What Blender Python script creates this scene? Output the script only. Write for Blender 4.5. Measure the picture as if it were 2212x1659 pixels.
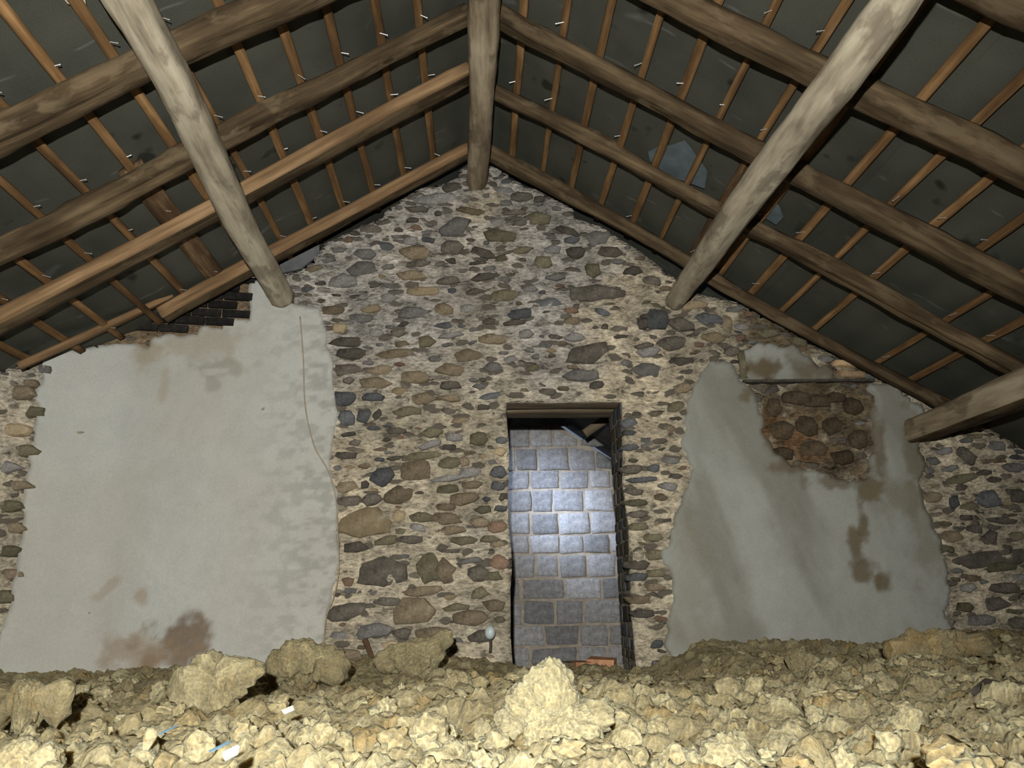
import bpy, math, random
import numpy as np
from mathutils import Matrix, Vector

for o in list(bpy.data.objects):
    bpy.data.objects.remove(o)
scene = bpy.context.scene
COL = scene.collection
rng = np.random.default_rng(7)
random.seed(7)

# ------------------------------------------------------------------ camera (surveyed from the photograph)
CZ = 0.62                      # lens height over the ceiling joists
FPX, IW, IH = 1661.0, 2212.0, 1659.0
VPX, VPY, ROLL = 1036.0, 1310.0, math.radians(0.5)
_v = np.array([(VPX - IW / 2) / FPX, -(VPY - IH / 2) / FPX, 1.0]); _v /= np.linalg.norm(_v)
_u = np.array([-math.sin(ROLL), math.cos(ROLL), 0.0]); _z = _u - _v * _u.dot(_v); _z /= np.linalg.norm(_z)
_x = np.cross(_v, _z); _x = _x if _x[0] > 0 else -_x
RM = np.array([_x, _v, _z])    # world = RM @ lens axes (right, up, forward)
cam_data = bpy.data.cameras.new('camera')
cam_data.sensor_width = 36.0
cam_data.lens = 36.0 * FPX / IW
cam_data.clip_start = 0.02
cam = bpy.data.objects.new('camera', cam_data)
COL.objects.link(cam)
_r, _up, _f = RM[:, 0], RM[:, 1], RM[:, 2]
cam.matrix_world = Matrix(((_r[0], _up[0], -_f[0], 0), (_r[1], _up[1], -_f[1], 0), (_r[2], _up[2], -_f[2], CZ), (0, 0, 0, 1)))
scene.camera = cam

# ------------------------------------------------------------------ world, lights, exposure
world = bpy.data.worlds.new('world'); scene.world = world
world.use_nodes = True
world.node_tree.nodes['Background'].inputs[0].default_value = (0.55, 0.68, 0.9, 1)
world.node_tree.nodes['Background'].inputs[1].default_value = 0.25
scene.view_settings.view_transform = 'Standard'
scene.view_settings.look = 'None'
scene.view_settings.gamma = 1.0
scene.view_settings.exposure = 0.0
scene.view_settings.use_curve_mapping = False
scene.cycles.max_bounces = 6
scene.cycles.diffuse_bounces = 3


def aim(o, p):
    o.rotation_euler = (Vector(p) - Vector(o.location)).to_track_quat('-Z', 'Y').to_euler()


torch_data = bpy.data.lights.new('phone_torch', 'SPOT')      # the torch of the phone that took the picture
torch_data.energy = 1010
torch_data.color = (1.0, 0.985, 0.93)
torch_data.spot_size = math.radians(132)
torch_data.spot_blend = 1.0
torch_data.shadow_soft_size = 0.025
torch = bpy.data.objects.new('phone_torch', torch_data); COL.objects.link(torch)
torch.location = (-0.10, -0.55, CZ + 0.27)
aim(torch, (-0.85, 5, CZ + 1.2))

day_data = bpy.data.lights.new('rooflight_daylight', 'AREA')  # daylight falling through the rooflight of the next loft
day_data.shape = 'RECTANGLE'
day_data.size = 0.45; day_data.size_y = 0.6
day_data.energy = 3.6
day_data.color = (0.62, 0.75, 1.0)
day_data.spread = math.radians(27)
day = bpy.data.objects.new('rooflight_daylight', day_data); COL.objects.link(day)
day.location = (-0.45, 5.95, CZ + 1.75)
aim(day, (0.80, 7.3, CZ + 0.85))


# ------------------------------------------------------------------ helpers
def ray(px, py):
    return RM @ np.array([(px - IW / 2) / FPX, -(py - IH / 2) / FPX, 1.0])


def wall_y(x):
    """plan line of the gable wall: straight, bellying into the loft at its left end"""
    t = np.clip((-2.25 - np.asarray(x, float)) / 0.95, 0, 1)
    return 5.0 - 0.5 * t * t * (3 - 2 * t)


def wp(px, py):
    """point (x, z) of the gable wall face"""
    r = ray(px, py); y = 5.0
    for _ in range(12):
        y = float(wall_y(r[0] * y / r[1]))
    return np.array([r[0] * y / r[1], r[2] * y / r[1] + CZ])


def at_y(px, py, y):
    r = ray(px, py); return np.array([r[0] * y / r[1], y, r[2] * y / r[1] + CZ])


def on_floor(px, py, z):
    r = ray(px, py); t = (z - CZ) / r[2]; return np.array([r[0] * t, r[1] * t, z])


RX, RZ, RS = 0.02, 3.1 + CZ, 0.62      # ridge line, underside of the rafters at the ridge, slope
ANG = math.atan(RS)


def on_roof(px, py, up=0.0):
    r = ray(px, py); sg = 1 if px > VPX else -1
    t = (RZ + up - CZ + RS * sg * RX) / (r[2] + RS * sg * r[0])
    p = r * t; p[2] += CZ; return p


def _hash(ix, iy, iz, seed):
    n = (ix.astype(np.int64) * 374761393 + iy.astype(np.int64) * 668265263 + iz.astype(np.int64) * 2147483647 + seed * 1274126177) & 0xFFFFFFFF
    n = ((n ^ (n >> 13)) * 1274126177) & 0xFFFFFFFF
    n = ((n ^ (n >> 16)) * 2246822519) & 0xFFFFFFFF
    return ((n ^ (n >> 15)) & 0xFFFF) / 65535.0 * 2 - 1


def vnoise(x, y, z=None, seed=0):
    x = np.asarray(x, float); y = np.asarray(y, float)
    z = np.zeros_like(x) if z is None else np.asarray(z, float)
    ix, iy, iz = np.floor(x), np.floor(y), np.floor(z)
    fx, fy, fz = x - ix, y - iy, z - iz
    fx, fy, fz = [f * f * f * (f * (f * 6 - 15) + 10) for f in (fx, fy, fz)]
    r = 0
    for a in (0, 1):
        for b in (0, 1):
            for c in (0, 1):
                w = (fx if a else 1 - fx) * (fy if b else 1 - fy) * (fz if c else 1 - fz)
                r = r + w * _hash(ix + a, iy + b, iz + c, seed)
    return r


def fbm(x, y, z=None, sc=1.0, octs=4, seed=0, gain=0.5):
    x = np.asarray(x, float) * sc; y = np.asarray(y, float) * sc
    z = None if z is None else np.asarray(z, float) * sc
    r, a = 0, 1.0
    for k in range(octs):
        r = r + a * vnoise(x, y, z, seed + k * 17)
        x, y = x * 2.03 + 3.1, y * 2.03 + 1.7
        z = None if z is None else z * 2.03 + 5.3
        a *= gain
    return r


def mesh_obj(name, verts, faces, mat=None, parent=None, smooth=False, cols=None, fmats=None):
    me = bpy.data.meshes.new(name)
    verts = np.asarray(verts, float)
    me.from_pydata(verts.tolist(), [], [list(map(int, f)) for f in faces])
    mats = mat if isinstance(mat, (list, tuple)) else [mat]
    for m in mats:
        if m is not None:
            me.materials.append(m)
    if fmats is not None:
        me.polygons.foreach_set('material_index', np.asarray(fmats, dtype=np.int32))
    if smooth:
        me.polygons.foreach_set('use_smooth', [True] * len(me.polygons))
    if cols is not None:
        at = me.color_attributes.new('Col', 'FLOAT_COLOR', 'POINT')
        c = np.ones((len(verts), 4)); c[:, :cols.shape[1]] = cols
        at.data.foreach_set('color', c.ravel())
    me.update()
    o = bpy.data.objects.new(name, me); COL.objects.link(o)
    if parent is not None:
        o.parent = parent
    return o


def tag(o, label=None, cat=None, group=None, kind=None):
    if label: o['label'] = label
    if cat: o['category'] = cat
    if group: o['group'] = group
    if kind: o['kind'] = kind
    return o


def empty(name, loc=(0, 0, 0)):
    o = bpy.data.objects.new(name, None); COL.objects.link(o); o.location = loc
    o.empty_display_size = 0.1
    return o


BOXF = [(0, 3, 2, 1), (4, 5, 6, 7), (0, 1, 5, 4), (1, 2, 6, 5), (2, 3, 7, 6), (3, 0, 4, 7)]


def box_v(x0, x1, y0, y1, z0, z1):
    return [(x0, y0, z0), (x1, y0, z0), (x1, y1, z0), (x0, y1, z0), (x0, y0, z1), (x1, y0, z1), (x1, y1, z1), (x0, y1, z1)]


def inside(poly, X, Z):
    poly = np.asarray(poly); c = np.zeros(np.shape(X), bool); n = len(poly)
    for i in range(n):
        x1, z1 = poly[i]; x2, z2 = poly[(i + 1) % n]
        if z1 == z2: continue
        m = ((z1 > Z) != (z2 > Z)) & (X < (x2 - x1) * (Z - z1) / (z2 - z1) + x1)
        c ^= m
    return c


def poly_sheet(name, outer, holes, g, yoff, back, disp, mat, colf=None, parent=None, snap=1.3):
    """a relief sheet on the gable wall: outline (x, z), front at wall_y + yoff - disp, edges returning to +back"""
    outer = np.asarray(outer); lo, hi = outer.min(0) - g, outer.max(0) + g
    xs = np.arange(lo[0], hi[0], g); zs = np.arange(lo[1], hi[1], g)
    X, Z = np.meshgrid(xs, zs, indexing='ij')
    ins = inside(outer, X, Z)
    for h in holes: ins &= ~inside(h, X, Z)
    q = ins[:-1, :-1] & ins[1:, :-1] & ins[1:, 1:] & ins[:-1, 1:]
    cnt = np.zeros(X.shape, int)
    for a, b in ((slice(0, -1), slice(0, -1)), (slice(1, None), slice(0, -1)), (slice(1, None), slice(1, None)), (slice(0, -1), slice(1, None))):
        cnt[a, b] += q
    used = cnt > 0
    idx = -np.ones(X.shape, int); idx[used] = np.arange(used.sum())
    bd = used & (cnt < 4)
    bx, bz = X[bd], Z[bd]
    best = np.full(bx.shape, 1e9); nx, nz = bx.copy(), bz.copy()
    for poly in [outer] + list(holes):
        poly = np.asarray(poly)
        for i in range(len(poly)):
            a, b = poly[i], poly[(i + 1) % len(poly)]; d = b - a; L = d.dot(d)
            if L < 1e-12: continue
            t = np.clip(((bx - a[0]) * d[0] + (bz - a[1]) * d[1]) / L, 0, 1)
            qx, qz = a[0] + t * d[0], a[1] + t * d[1]
            dist = np.hypot(qx - bx, qz - bz); m = dist < best
            best[m] = dist[m]; nx[m] = qx[m]; nz[m] = qz[m]
    m = best < g * snap
    bx[m] = nx[m]; bz[m] = nz[m]
    X[bd] = bx; Z[bd] = bz
    x, z = X[used], Z[used]
    edge = bd[used]
    d = disp(x, z)
    y = wall_y(x) + yoff - np.where(edge, d * 0.3, d)
    V = np.stack([x, y, z], 1)
    I, J = np.nonzero(q)
    F = np.stack([idx[I, J], idx[I + 1, J], idx[I + 1, J + 1], idx[I, J + 1]], 1)
    # rim
    e = {}
    for f in F:
        for k in range(4):
            a, b = int(f[k]), int(f[(k + 1) % 4])
            if (b, a) in e: del e[(b, a)]
            else: e[(a, b)] = 1
    rim = sorted({v for ab in e for v in ab}); rid = {v: len(V) + i for i, v in enumerate(rim)}
    R = V[rim].copy(); R[:, 1] = wall_y(R[:, 0]) + back
    faces = F.tolist() + [[b, a, rid[a], rid[b]] for a, b in e]
    V = np.vstack([V, R])
    cols = colf(V[:, 0], V[:, 2]) if colf else None
    return mesh_obj(name, V, faces, mat, parent, True, cols)


# ------------------------------------------------------------------ materials
def new_mat(name, rough=0.9, spec=0.2):
    m = bpy.data.materials.new(name); m.use_nodes = True
    nt = m.node_tree; b = nt.nodes['Principled BSDF']
    b.inputs['Roughness'].default_value = rough
    b.inputs['Specular IOR Level'].default_value = spec
    return m, nt, b


def N(nt, t, **kw):
    n = nt.nodes.new(t)
    for k, v in kw.items(): setattr(n, k, v)
    return n


def noise_node(nt, vec, scale, detail=4, rough=0.55):
    n = N(nt, 'ShaderNodeTexNoise'); n.inputs['Scale'].default_value = scale
    n.inputs['Detail'].default_value = detail; n.inputs['Roughness'].default_value = rough
    nt.links.new(vec, n.inputs['Vector']); return n.outputs['Fac']


def ramp(nt, fac, stops):
    r = N(nt, 'ShaderNodeValToRGB'); el = r.color_ramp.elements
    while len(el) < len(stops): el.new(0.5)
    for e, (p, c) in zip(el, stops):
        e.position = p; e.color = (*c, 1) if len(c) == 3 else c
    nt.links.new(fac, r.inputs['Fac']); return r.outputs['Color']


def mixc(nt, a, b, fac, mode='MIX'):
    n = N(nt, 'ShaderNodeMix', data_type='RGBA', blend_type=mode)
    for s, v in ((n.inputs[6], a), (n.inputs[7], b)):
        if isinstance(v, tuple): s.default_value = (*v, 1)
        else: nt.links.new(v, s)
    if isinstance(fac, float): n.inputs[0].default_value = fac
    else: nt.links.new(fac, n.inputs[0])
    return n.outputs[2]


def math_n(nt, op, a, b=None):
    n = N(nt, 'ShaderNodeMath', operation=op)
    for i, v in enumerate((a, b)):
        if v is None: continue
        if isinstance(v, (int, float)): n.inputs[i].default_value = v
        else: nt.links.new(v, n.inputs[i])
    return n.outputs[0]


def bump(nt, b, h, strength=0.5, dist=0.01):
    n = N(nt, 'ShaderNodeBump'); n.inputs['Strength'].default_value = strength; n.inputs['Distance'].default_value = dist
    nt.links.new(h, n.inputs['Height']); nt.links.new(n.outputs['Normal'], b.inputs['Normal'])


def coord(nt, kind='Object', scale=(1, 1, 1)):
    tc = N(nt, 'ShaderNodeTexCoord'); mp = N(nt, 'ShaderNodeMapping'); mp.inputs['Scale'].default_value = scale
    nt.links.new(tc.outputs[kind], mp.inputs['Vector']); return mp.outputs['Vector']


def wood_mat(name, dark, mid, light, grain=26.0, blotch=2.2, bstr=0.5, patch=None, var=0.25):
    m, nt, b = new_mat(name, 0.85, 0.15)
    oi = N(nt, 'ShaderNodeObjectInfo')
    tc = N(nt, 'ShaderNodeTexCoord')
    add = N(nt, 'ShaderNodeVectorMath', operation='ADD')
    comb = N(nt, 'ShaderNodeCombineXYZ')
    sh = math_n(nt, 'MULTIPLY', oi.outputs['Random'], 37.0)
    for i in range(3): nt.links.new(sh, comb.inputs[i])
    nt.links.new(tc.outputs['Object'], add.inputs[0]); nt.links.new(comb.outputs[0], add.inputs[1])
    mp = N(nt, 'ShaderNodeMapping'); mp.inputs['Scale'].default_value = (1.6, grain, grain)
    nt.links.new(add.outputs[0], mp.inputs['Vector'])
    g = noise_node(nt, mp.outputs[0], 1.0, 4, 0.65)
    mp2 = N(nt, 'ShaderNodeMapping'); mp2.inputs['Scale'].default_value = (1.0, 2.2, 2.2)
    nt.links.new(add.outputs[0], mp2.inputs['Vector'])
    bl = noise_node(nt, mp2.outputs[0], blotch, 3)
    f = math_n(nt, 'ADD', math_n(nt, 'MULTIPLY', g, 0.6), math_n(nt, 'MULTIPLY', bl, 0.4))
    c = ramp(nt, f, [(0.34, dark), (0.5, mid), (0.66, light)])
    if patch:
        p = noise_node(nt, mp2.outputs[0], 3.6, 4, 0.6)
        pm = ramp(nt, p, [(0.54, (0, 0, 0)), (0.62, (1, 1, 1))])
        c = mixc(nt, c, patch, math_n(nt, 'MULTIPLY', pm, 0.7))
    v = N(nt, 'ShaderNodeHueSaturation')
    nt.links.new(c, v.inputs['Color'])
    nt.links.new(math_n(nt, 'ADD', math_n(nt, 'MULTIPLY', oi.outputs['Random'], var * 2), 1 - var), v.inputs['Value'])
    nt.links.new(v.outputs[0], b.inputs['Base Color'])
    bump(nt, b, f, bstr, 0.012)
    return m


def attr_mat(name, sc=9.0, amount=0.35, bstr=0.6, bdist=0.012, fine=60.0, stretch=(1, 1, 1), chips=False):
    """surface whose own colour sits in the mesh attribute, broken up by noise"""
    m, nt, b = new_mat(name, 0.95, 0.1)
    a = N(nt, 'ShaderNodeVertexColor'); a.layer_name = 'Col'
    v = coord(nt, 'Object', stretch)
    n1 = noise_node(nt, v, sc, 4, 0.6); n2 = noise_node(nt, v, fine, 2, 0.6)
    f = math_n(nt, 'ADD', math_n(nt, 'MULTIPLY', n1, 0.5), math_n(nt, 'MULTIPLY', n2, 0.5))
    g = ramp(nt, f, [(0.3, (1 - amount,) * 3), (0.7, (1 + amount,) * 3)])
    c = mixc(nt, a.outputs['Color'], g, 1.0, 'MULTIPLY')
    if chips:                                     # little dark stone chips in the mortar, too small to lift out
        vs = coord(nt, 'Object', (0.55, 1, 1.3))
        dn = N(nt, 'ShaderNodeTexNoise'); dn.inputs['Scale'].default_value = 9.0; nt.links.new(vs, dn.inputs['Vector'])
        wv = mixc(nt, vs, dn.outputs['Color'], 0.09)
        vo = N(nt, 'ShaderNodeTexVoronoi'); vo.inputs['Scale'].default_value = 17.0; nt.links.new(wv, vo.inputs['Vector'])
        sel = ramp(nt, math_n(nt, 'FRACT', math_n(nt, 'MULTIPLY', vo.outputs['Color'], 7.31)), [(0.40, (0.95,) * 3), (0.56, (0, 0, 0))])
        inn = ramp(nt, vo.outputs['Distance'], [(0.36, (1, 1, 1)), (0.46, (0, 0, 0))])
        k = math_n(nt, 'MULTIPLY', sel, inn)
        c = mixc(nt, c, (0.115, 0.10, 0.08), k)
        f = math_n(nt, 'ADD', f, math_n(nt, 'MULTIPLY', k, 0.25))
    nt.links.new(c, b.inputs['Base Color'])
    bump(nt, b, f, bstr, bdist)
    return m


def stone_mat(name, c1, c2, c3=None, sc=14.0):
    m, nt, b = new_mat(name, 0.9, 0.15)
    oi = N(nt, 'ShaderNodeObjectInfo'); v = coord(nt)
    n1 = noise_node(nt, v, sc, 4, 0.62); n2 = noise_node(nt, v, 70, 2)
    f = math_n(nt, 'ADD', math_n(nt, 'MULTIPLY', n1, 0.7), math_n(nt, 'MULTIPLY', n2, 0.3))
    c = ramp(nt, f, [(0.34, c1), (0.56, c2), (0.72, c3 or c2)])
    h = N(nt, 'ShaderNodeHueSaturation'); nt.links.new(c, h.inputs['Color'])
    nt.links.new(math_n(nt, 'ADD', math_n(nt, 'MULTIPLY', oi.outputs['Random'], 0.7), 0.65), h.inputs['Value'])
    nt.links.new(h.outputs[0], b.inputs['Base Color']); bump(nt, b, f, 0.7, 0.012)
    return m


M_MORTAR = attr_mat('lime_mortar', 14.0, 0.85, 1.0, 0.035, 52.0, (0.55, 1, 1.3), True)
M_PLASTER = attr_mat('lime_plaster', 5.0, 0.10, 0.25, 0.006, 70.0)
M_WOOL = attr_mat('mineral_wool', 20.0, 0.42, 0.9, 0.014, 110.0)
_b = M_WOOL.node_tree.nodes['Principled BSDF']
_b.inputs['Subsurface Weight'].default_value = 1.0
_b.inputs['Subsurface Radius'].default_value = (0.03, 0.024, 0.014)
_b.inputs['Subsurface Scale'].default_value = 1.3
STONES = {
    'd': stone_mat('stone_dark', (0.05, 0.045, 0.037), (0.115, 0.10, 0.08), (0.20, 0.18, 0.15)),
    'b': stone_mat('stone_brown', (0.09, 0.07, 0.045), (0.19, 0.15, 0.10), (0.29, 0.24, 0.17)),
    'g': stone_mat('stone_grey', (0.10, 0.095, 0.09), (0.20, 0.19, 0.175), (0.33, 0.31, 0.28)),
    'o': stone_mat('stone_olive', (0.07, 0.062, 0.035), (0.14, 0.125, 0.08), (0.22, 0.2, 0.14)),
    't': stone_mat('stone_tan', (0.2, 0.15, 0.09), (0.33, 0.26, 0.16), (0.42, 0.35, 0.24)),
    'u': stone_mat('stone_blue', (0.05, 0.052, 0.055), (0.105, 0.108, 0.11), (0.18, 0.18, 0.18)),
    'e': stone_mat('stone_earthy', (0.035, 0.026, 0.015), (0.085, 0.062, 0.038), (0.15, 0.112, 0.07)),
    'r': stone_mat('stone_reddish', (0.13, 0.08, 0.055), (0.22, 0.145, 0.1), (0.3, 0.21, 0.15)),
}
M_BLOCK = stone_mat('grey_block', (0.22, 0.215, 0.215), (0.38, 0.375, 0.375), (0.52, 0.515, 0.51), 26.0)
M_SOOT = stone_mat('sooty_brick', (0.010, 0.009, 0.008), (0.022, 0.02, 0.018), (0.05, 0.043, 0.036))
M_BRICK = stone_mat('orange_brick', (0.25, 0.12, 0.06), (0.42, 0.22, 0.12), (0.5, 0.3, 0.18))
M_PALEBRICK = stone_mat('pale_brick', (0.3, 0.2, 0.11), (0.45, 0.32, 0.19), (0.5, 0.4, 0.28))
M_LOG = wood_mat('weathered_log', (0.17, 0.14, 0.10), (0.40, 0.345, 0.25), (0.58, 0.52, 0.39), 16, 3.2, 1.0, (0.20, 0.165, 0.12), 0.08)
M_RIDGE = wood_mat('ridge_log', (0.11, 0.085, 0.055), (0.26, 0.205, 0.135), (0.44, 0.365, 0.26), 16, 2.6, 0.8, (0.13, 0.10, 0.065), 0.05)
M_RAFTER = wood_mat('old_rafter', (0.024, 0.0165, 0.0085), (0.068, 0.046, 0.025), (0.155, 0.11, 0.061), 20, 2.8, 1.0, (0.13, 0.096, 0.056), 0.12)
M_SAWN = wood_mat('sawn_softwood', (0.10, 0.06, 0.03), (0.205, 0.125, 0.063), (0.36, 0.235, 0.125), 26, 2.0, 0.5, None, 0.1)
M_BATTEN = wood_mat('batten_wood', (0.07, 0.038, 0.017), (0.165, 0.092, 0.039), (0.32, 0.19, 0.085), 30, 3.0, 0.6, None, 0.35)
M_DARKWOOD = wood_mat('dark_board', (0.035, 0.022, 0.012), (0.10, 0.06, 0.032), (0.26, 0.17, 0.09), 18, 3.5, 0.8, None, 0.2)
M_LINTEL = wood_mat('lintel_wood', (0.10, 0.075, 0.05), (0.2, 0.155, 0.10), (0.3, 0.24, 0.17), 14, 2.0, 0.6, None, 0.12)

M_FELT, nt, b = new_mat('roofing_felt', 0.75, 0.25)
v = coord(nt)
n1 = noise_node(nt, v, 1.4, 3, 0.6); n2 = noise_node(nt, v, 180, 2)
fc = ramp(nt, math_n(nt, 'ADD', math_n(nt, 'MULTIPLY', n1, 0.7), math_n(nt, 'MULTIPLY', n2, 0.3)), [(0.35, (0.041, 0.043, 0.034)), (0.65, (0.079, 0.081, 0.064))])
for rot, sc_, th in ((0.6, 2.6, 0.035), (-0.9, 2.1, 0.03)):      # pale scuffs and creases
    tc = N(nt, 'ShaderNodeTexCoord'); mp = N(nt, 'ShaderNodeMapping')
    mp.inputs['Rotation'].default_value = (0, 0, rot); mp.inputs['Scale'].default_value = (0.12 * sc_, 0.7 * sc_, 0.1)
    nt.links.new(tc.outputs['Object'], mp.inputs['Vector'])
    vo = N(nt, 'ShaderNodeTexVoronoi', feature='DISTANCE_TO_EDGE'); vo.inputs['Scale'].default_value = 1.0
    nt.links.new(mp.outputs[0], vo.inputs['Vector'])
    line = ramp(nt, vo.outputs['Distance'], [(0.0, (1, 1, 1)), (th * 0.5, (0, 0, 0))])
    gate = ramp(nt, noise_node(nt, v, 2.3 + sc_, 2), [(0.56, (0, 0, 0)), (0.66, (0.2,) * 3)])
    fc = mixc(nt, fc, (0.3, 0.31, 0.29), math_n(nt, 'MULTIPLY', line, gate))
spots = ramp(nt, noise_node(nt, v, 4.5, 2), [(0.27, (0.35,) * 3), (0.33, (1,) * 3)])
nt.links.new(mixc(nt, fc, spots, 1.0, 'MULTIPLY'), b.inputs['Base Color']); bump(nt, b, n1, 0.3, 0.02)


def plain(name, col, rough=0.8, metal=0.0, var=0.2, sc=20.0):
    m, nt, b = new_mat(name, rough, 0.3)
    n = noise_node(nt, coord(nt), sc, 4)
    nt.links.new(ramp(nt, n, [(0.3, tuple(c * (1 - var) for c in col)), (0.7, tuple(min(1, c * (1 + var)) for c in col))]), b.inputs['Base Color'])
    b.inputs['Metallic'].default_value = metal
    bump(nt, b, n, 0.2, 0.004)
    return m


M_NAIL = plain('bright_nail', (0.75, 0.75, 0.75), 0.35, 0.6, 0.05)
M_SLATE = plain('blue_grey_slate', (0.10, 0.125, 0.135), 0.6, 0, 0.25, 9)
M_PALESLATE = plain('pale_grey_sheet', (0.13, 0.135, 0.135), 0.6, 0, 0.25, 9)
M_TORN = plain('torn_paper', (0.5, 0.45, 0.33), 0.9)
M_CORD = plain('cord', (0.33, 0.28, 0.2), 0.8)
M_WHITE = plain('white_scrap', (0.5, 0.49, 0.46), 0.6)
M_BLUE = plain('blue_scrap', (0.09, 0.15, 0.2), 0.5)
M_DARKMETAL = plain('dark_stem', (0.05, 0.04, 0.03), 0.6)
M_PALEGLASS = plain('pale_bulb', (0.45, 0.5, 0.5), 0.35)
M_BACKROOM = plain('dark_boarding', (0.05, 0.045, 0.04), 0.9, 0, 0.3, 6)
M_BLOCKJOINT = plain('block_mortar', (0.42, 0.36, 0.29), 0.95, 0, 0.25, 18)


# ------------------------------------------------------------------ the gable wall
def P(pts): return np.array([wp(*p) for p in pts])


TOP = [(0, 800), (50, 792), (110, 770), (230, 748), (300, 715), (420, 640), (545, 604), (600, 592), (640, 588), (665, 572), (690, 545), (702, 525), (765, 497), (828, 470), (833, 455),
       (868, 430), (910, 406), (962, 396), (978, 388), (990, 384), (994, 364), (1012, 356), (1072, 358), (1100, 374), (1096, 389), (1122, 393), (1132, 404), (1150, 406),
       (1190, 424), (1226, 440), (1242, 456), (1238, 470), (1300, 490), (1340, 518), (1386, 545), (1420, 572), (1462, 602), (1482, 628), (1530, 640), (1600, 655), (1660, 690), (1740, 738), (1830, 780), (1885, 806), (1985, 856), (2040, 872), (2130, 922), (2212, 972)]
top = P(TOP)
FLOORZ = 0.10
lx = 4.9
outer = np.vstack([[[-lx, FLOORZ]], [[-lx, top[0][1] - 0.62 * (lx + top[0][0])]], top, [[lx, top[-1][1] - 0.62 * (lx - top[-1][0])]], [[lx, FLOORZ]]])
DX0, DX1, DZ = 0.197, 0.963, 1.317 + CZ
door = np.array([[DX0, FLOORZ - 0.2], [DX0, DZ], [DX1, DZ], [DX1, FLOORZ - 0.2]])
dj = []                                       # slightly uneven jambs
for zz in np.linspace(FLOORZ - 0.2, DZ, 16): dj.append((DX0 + 0.008 * math.sin(zz * 9) + rng.uniform(-.004, .004), zz))
for zz in np.linspace(DZ, FLOORZ - 0.2, 16): dj.append((DX1 + 0.010 * math.sin(zz * 7 + 1) + rng.uniform(-.006, .006), zz))
door = np.array(dj)

def ragged(poly, step=0.022, amp=0.012, seed=1):
    out = []
    n = len(poly)
    for i in range(n):
        a, b = poly[i], poly[(i + 1) % n]; k = max(1, int(np.linalg.norm(b - a) / step))
        for t in np.arange(k) / k: out.append(a + (b - a) * t)
    out = np.array(out)
    out[:, 0] += amp * fbm(out[:, 0] + 3, out[:, 1], None, 14, 3, seed, 0.6); out[:, 1] += amp * fbm(out[:, 0] + 9, out[:, 1], None, 14, 3, seed + 1, 0.6)
    return out


PANEL_L = P([(105, 781), (118, 771), (180, 758), (232, 748), (255, 742), (330, 752), (334, 731), (372, 729), (435, 728), (439, 707), (488, 716), (492, 691), (543, 695), (543, 612),
             (575, 606), (610, 648), (650, 664), (690, 668), (700, 690), (706, 735), (718, 780), (716, 830), (728, 870), (726, 915), (718, 960), (712, 1000), (722, 1050), (732, 1100), (728, 1160),
             (733, 1215), (722, 1262), (708, 1310), (704, 1350), (700, 1440), (700, 1520), (0, 1530), (-12, 1465), (6, 1400), (24, 1330), (38, 1280), (44, 1220), (52, 1150), (62, 1080), (72, 1030), (66, 1005), (80, 960), (76, 930), (92, 880), (86, 845), (108, 820)])
PANEL_R = P([(1518, 800), (1545, 783), (1578, 790), (1592, 825), (1626, 860), (1640, 905), (1652, 945), (1668, 975), (1705, 1004), (1760, 1028), (1810, 1040), (1848, 1052), (1880, 1020), (1886, 960), (1878, 905),
             (1880, 850), (1868, 832), (1905, 832), (1950, 862), (1992, 888), (1982, 930), (1972, 965), (1986, 1000), (1976, 1060), (1998, 1115), (2026, 1190), (2040, 1260), (2034, 1320), (2044, 1375),
             (2040, 1450), (1450, 1490), (1446, 1420), (1440, 1350), (1452, 1262), (1430, 1205), (1450, 1140), (1478, 1070), (1490, 1012), (1466, 960), (1476, 900), (1492, 842)])
PANEL_U = P([(1606, 762), (1640, 742), (1690, 752), (1745, 772), (1792, 798), (1800, 822), (1700, 826), (1608, 824)])


def blob(px, py, x, z, rx, rz, rot=0.0):
    """soft 0..1 mask of an elliptical stain centred on a photographed wall point (radii in metres)"""
    c = wp(px, py); dx, dz = x - c[0], z - c[1]; ca, sa = math.cos(rot), math.sin(rot)
    u, w = (dx * ca + dz * sa) / rx, (-dx * sa + dz * ca) / rz
    d = np.sqrt(u * u + w * w) + 0.45 * fbm(x, z, None, 9.0, 4, 91, 0.6)
    t = np.clip((1.4 - d) / 0.85, 0, 1)
    return t * t * (3 - 2 * t)


def mix_to(c, col, m, k=1.0):
    m = (m * k)[:, None]; return c * (1 - m) + np.array(col) * m


def mortar_col(x, z):
    c = np.tile([0.385, 0.335, 0.245], (len(x), 1))
    up = np.clip((z - CZ - 1.0) / 1.0, 0, 1) * np.clip(1.6 - x * 0.9, 0, 1)       # greyer, lilac lime up in the gable
    c = mix_to(c, (0.34, 0.315, 0.28), np.clip(up + 0.3 * fbm(x, z, None, 2.0, 3, 3), 0, 1))
    for b_ in ((1390, 640, .3, .22), (1330, 720, .3, .2), (1420, 800, .35, .25), (1400, 920, .25, .4), (1045, 445, .16, .1), (2060, 1000, .3, .3), (2060, 1230, .25, .4), (740, 1060, .2, .5), (1430, 1000, .18, .35)):
        c = mix_to(c, (0.44, 0.375, 0.27), blob(b_[0], b_[1], x, z, b_[2], b_[3]), 0.8)
    for b_ in ((1745, 925, .42, .40), (1690, 720, .3, .22), (1620, 800, .10, .15), (1840, 880, .25, .35), (1835, 1000, .2, .16)):
        c = mix_to(c, (0.11, 0.083, 0.05), blob(b_[0], b_[1], x, z, b_[2], b_[3]), 0.95)
    c = mix_to(c, (0.15, 0.085, 0.042), blob(1700, 950, x, z, .2, .2), 0.9)
    g = fbm(x, z, None, 5.0, 4, 12)[:, None]
    return np.clip(c * (1 + 0.28 * g), 0.02, 1)


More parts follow.
